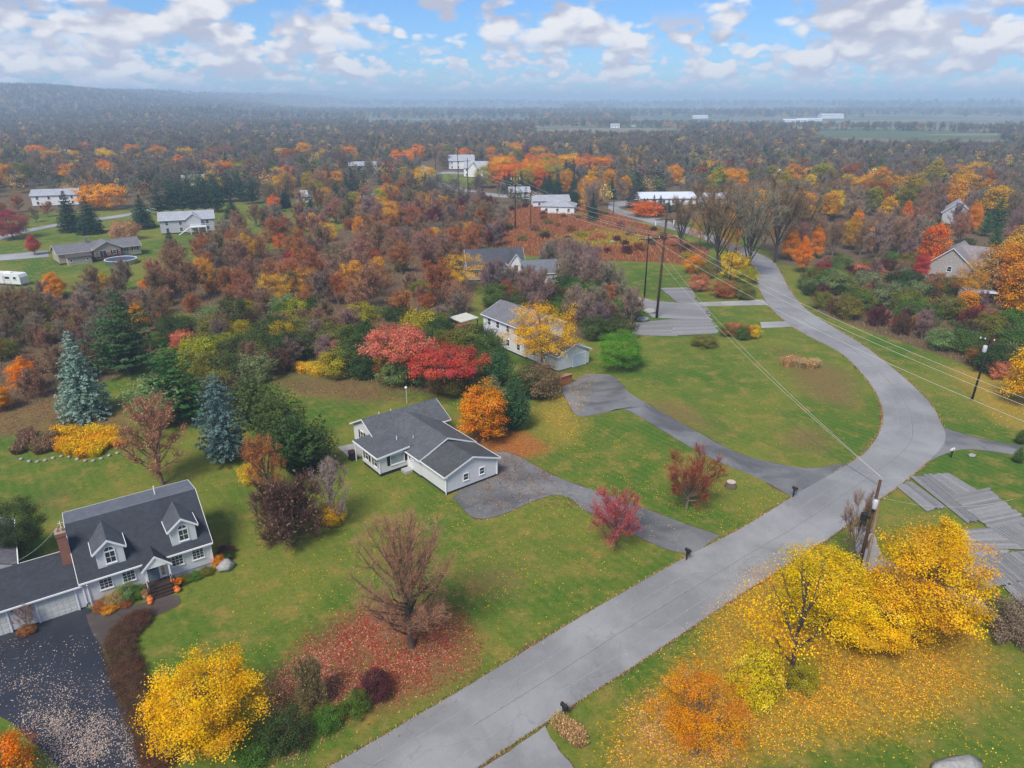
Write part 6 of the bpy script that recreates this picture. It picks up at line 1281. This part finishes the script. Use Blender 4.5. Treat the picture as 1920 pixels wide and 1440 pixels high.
ta = me.attributes.new('tint', 'FLOAT_COLOR', 'POINT'); tcol = np.ones((len(fx), 4), np.float32); tcol[:, :3] = (np.array([C[c_] for _, c_ in FK]) * np.array([0.52, 0.60, 0.58]) + np.array([C[c_] for _, c_ in FK]).mean(1, keepdims=True) * 0.22)[fk] * g.uniform(0.75, 1.3, (len(fx), 1)) * g.uniform(0.92, 1.08, (len(fx), 3)); ta.data.foreach_set('color', tcol.ravel())  # palette greyed for the far trees, painting part of the haze into them
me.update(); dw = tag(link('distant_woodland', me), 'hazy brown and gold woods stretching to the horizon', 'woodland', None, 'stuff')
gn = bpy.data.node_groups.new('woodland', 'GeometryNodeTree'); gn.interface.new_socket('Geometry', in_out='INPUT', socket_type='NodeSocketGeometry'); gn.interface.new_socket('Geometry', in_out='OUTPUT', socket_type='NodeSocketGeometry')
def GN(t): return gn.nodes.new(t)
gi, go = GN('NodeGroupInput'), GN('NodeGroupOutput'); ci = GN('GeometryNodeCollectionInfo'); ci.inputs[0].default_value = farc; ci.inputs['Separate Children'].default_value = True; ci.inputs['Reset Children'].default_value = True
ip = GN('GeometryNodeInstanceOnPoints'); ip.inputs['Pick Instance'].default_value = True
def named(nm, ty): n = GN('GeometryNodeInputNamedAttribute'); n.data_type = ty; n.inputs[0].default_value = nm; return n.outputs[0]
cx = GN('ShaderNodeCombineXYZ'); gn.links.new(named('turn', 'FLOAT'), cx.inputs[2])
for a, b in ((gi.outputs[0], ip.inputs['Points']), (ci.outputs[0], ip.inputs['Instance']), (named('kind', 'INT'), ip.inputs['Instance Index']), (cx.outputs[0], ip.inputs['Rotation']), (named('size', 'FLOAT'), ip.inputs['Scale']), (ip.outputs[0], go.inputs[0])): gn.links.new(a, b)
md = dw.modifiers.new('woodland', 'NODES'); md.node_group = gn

# ------------------------------------------------------------------ fallen leaves and weeds
def litter(name, label, polys, cols, size, zoff=0.03):
    X, Y = [], []
    for poly, n in polys:
        q = np.array(PP(poly)); lo, hi = q.min(0), q.max(0); x = g.uniform(lo[0], hi[0], n * 3); y = g.uniform(lo[1], hi[1], n * 3)
        cq = q.mean(0); sh_ = g.uniform(0.55, 1.12, len(x)) ; m = inside(q, cq[0] + (x - cq[0]) / sh_, cq[1] + (y - cq[1]) / sh_) if n > 2500 else inside(q, x, y); x, y = x[m][:n], y[m][:n]
        k = np.sin(x * 0.9) * np.cos(y * 0.8) + 0.6 * np.sin(x * 2.3 + y) + g.uniform(-1.3, 1.3, len(x)) > -0.55; X.append(x[k]); Y.append(y[k])
    X, Y = np.concatenate(X), np.concatenate(Y); n = len(X)
    v, f, lv = leaves_np(np.c_[X, Y, g.uniform(zoff, zoff + 0.04, n)], size, g, 3.0, None, 0.8)
    o = tag(link(name, np_mesh(name, v, f, LEAF, {'lv': lv})), label, 'leaves', None, 'stuff'); o.color = (*cols, 1); return o
ALL_N = [(150, 1460), (620, 1430), (1280, 1040), (1490, 930), (930, 850), (640, 900), (420, 1060)]
litter('fallen_leaves', 'red fallen leaves under the large leafless maple', [(LIT_RED, 9000), ([(560, 1180), (700, 1110), (900, 1100), (950, 1230), (700, 1360), (480, 1350)], 2600)], srgb(176, 84, 66), 0.13)
litter('fallen_leaves', 'pinkish fallen leaves scattered round the red leaf carpet', [(LIT_RED, 4200), ([(480, 1260), (620, 1200), (690, 1330), (560, 1440), (480, 1440)], 4500), ([(1150, 1440), (1180, 1310), (1300, 1240), (1420, 1330), (1400, 1450)], 3600)], srgb(205, 150, 122), 0.12)
litter('fallen_leaves', 'golden fallen leaves carpeting the corner under the yellow trees', [(LIT_YEL, 30000), ([(1200, 1240), (1420, 1040), (1790, 1060), (1990, 1330), (1960, 1470), (1060, 1470)], 6000), (LIT_EDGE, 2600), (LIT_GOLD, 3000)], srgb(246, 188, 44), 0.105)
litter('fallen_leaves', 'brown-orange fallen leaves in the golden leaf carpet', [(LIT_YEL, 13000), (LIT_ORG, 3500), ([(880, 790), (1000, 790), (1080, 860), (990, 880), (900, 860)], 900)], srgb(206, 128, 50), 0.105)
litter('fallen_leaves', 'pale leaves strewn over the dark sealed driveway', [([(0, 1250), (215, 1270), (300, 1445), (60, 1445), (0, 1340)], 2600), ([(40, 1330), (245, 1330), (300, 1445), (90, 1445)], 4600), ([(0, 1200), (180, 1190), (225, 1300), (0, 1340)], 500)], srgb(196, 176, 162), 0.095, 0.04)
litter('fallen_leaves', 'scattered yellow leaves on the mown lawns', [(ALL_N, 5200), ([(1160, 640), (1480, 640), (1650, 760), (1560, 880), (1250, 780)], 900), ([(1640, 1000), (1700, 950), (1860, 1010), (1700, 1060)], 500), ([(1000, 830), (1120, 790), (1400, 900), (1480, 930), (1380, 1000), (1100, 900)], 1500), ([(1650, 650), (1990, 720), (1990, 830), (1790, 800)], 1500), ([(0, 860), (640, 720), (660, 900), (440, 1050)], 1200)], C['yellow'], 0.105)
litter('fallen_leaves', 'dull brown leaves under the thicket edge', [(BROWN_L, 5000), ([(440, 700), (760, 720), (800, 760), (560, 745)], 3500), ([(880, 930), (960, 930), (1010, 880), (1040, 900), (1100, 950), (930, 960)], 500), ([(925, 850), (1050, 890), (900, 930)], 800)], C['red_brown'], 0.18)
litter('fallen_leaves', 'bright leaves caught along the road edges', [([(600, 1440), (1290, 1035), (1300, 1045), (640, 1450)], 900), ([(1060, 1330), (1560, 1000), (1575, 1012), (1080, 1345)], 1200)], C['tan'], 0.13, 0.05)
# weeds and tall grass of the meadow and the thicket floor
def weeds(name, label, poly, n, h, cols, wd=0.07):
    q = np.array(PP(poly)); lo, hi = q.min(0), q.max(0); x = g.uniform(lo[0], hi[0], n * 3); y = g.uniform(lo[1], hi[1], n * 3); m = inside(q, x, y)
    for rp in ROADPOLYS: m &= ~inside(rp, x, y)
    x, y = x[m][:n], y[m][:n]; n = len(x)
    V, Fq, T, Lv = twigs_np(np.c_[x, y, 0 * x], np.c_[g.normal(0, .3, n), g.normal(0, .3, n), np.ones(n)], h * g.uniform(0.4, 1.1, n), np.full(n, wd), g)
    tris = np.vstack([Fq[:, [0, 1, 2]], Fq[:, [0, 2, 3]], T]); o = tag(link(name, np_mesh(name, V, tris, TWIG, {'lv': Lv})), label, 'grass', None, 'stuff'); o.color = (*cols, 1)
weeds('tall_grass', 'rust-coloured tall grass filling the meadow', MEADOW, 26000, 0.9, C['rust'], 0.16); weeds('tall_grass', 'olive weeds in patches of the meadow', [(1040, 445), (1130, 430), (1240, 450), (1190, 462), (1080, 462)], 6000, 0.8, C['yellow_green'], 0.16)
weeds('undergrowth', 'brown undergrowth between the thicket shrubs', POLY['thicket'], 16000, 1.0, C['red_brown'], 0.10); weeds('undergrowth', 'olive undergrowth along the shrub belt', POLY['belt'], 12000, 0.9, C['olive'], 0.09)
weeds('undergrowth', 'brown undergrowth of the wild hedge', POLY['right_hedge'], 12000, 0.9, C['brown'], 0.09)
weeds('undergrowth', 'dry stems under the thicket round the silvery spruce', POLY['left_thicket'], 8000, 0.9, C['brown'], 0.08)

def verge(name, label, k, cols, h):
    e_ = np.vstack([LN_[:215], RN_[:215]]); d_ = np.vstack([(LN_ - RN_)[:215], (RN_ - LN_)[:215]]); d_ = unit(d_); i_ = g.integers(0, len(e_) - 1, k); f_ = g.random((k, 1))
    p_ = e_[i_] * f_ + e_[np.minimum(i_ + 1, len(e_) - 1)] * (1 - f_); ok_ = np.linalg.norm(e_[i_] - e_[np.minimum(i_ + 1, len(e_) - 1)], axis=1) < 5; p_ = (p_ + d_[i_] * np.abs(g.normal(0.02, 0.22, (k, 1))) - d_[i_] * 0.08)[ok_]
    m_ = np.ones(len(p_), bool)
    for q in ROADPOLYS[1:9]: m_ &= ~inside(q, p_[:, 0], p_[:, 1])
    p_ = p_[m_]; n = len(p_)
    V, Fq, T, Lv = twigs_np(np.c_[p_, np.full(n, 0.02)], np.c_[g.normal(0, .5, n), g.normal(0, .5, n), np.ones(n)], h * g.uniform(0.5, 1.2, n), np.full(n, 0.06), g)
    o = tag(link(name, np_mesh(name, V, np.vstack([Fq[:, [0, 1, 2]], Fq[:, [0, 2, 3]], T]), TWIG, {'lv': Lv})), label, 'grass', None, 'stuff'); o.color = (*cols, 1)
verge('verge_grass', 'green tufts of grass along the ragged road edge', 14000, C['olive'], 0.16); verge('verge_grass', 'dry tan grass along the ragged road edge', 9000, C['tan'], 0.2)

# ------------------------------------------------------------------ the air
hz = bpy.data.materials.new('haze'); hz.use_nodes = True; nt = hz.node_tree; nt.nodes.clear()
pv_ = N('ShaderNodeVolumePrincipled'); pv_.inputs['Color'].default_value = (0.58, 0.78, 1.0, 1); pv_.inputs['Density'].default_value = 0.00036; pv_.inputs['Anisotropy'].default_value = 0.0
oo = N('ShaderNodeOutputMaterial'); L(pv_.outputs[0], oo.inputs['Volume'])
o = MB().box(-13600, 13600, -900, 15600, -8, 104).build('haze', hz); tag(o, 'pale autumn haze over the whole valley', 'haze', None, 'stuff')
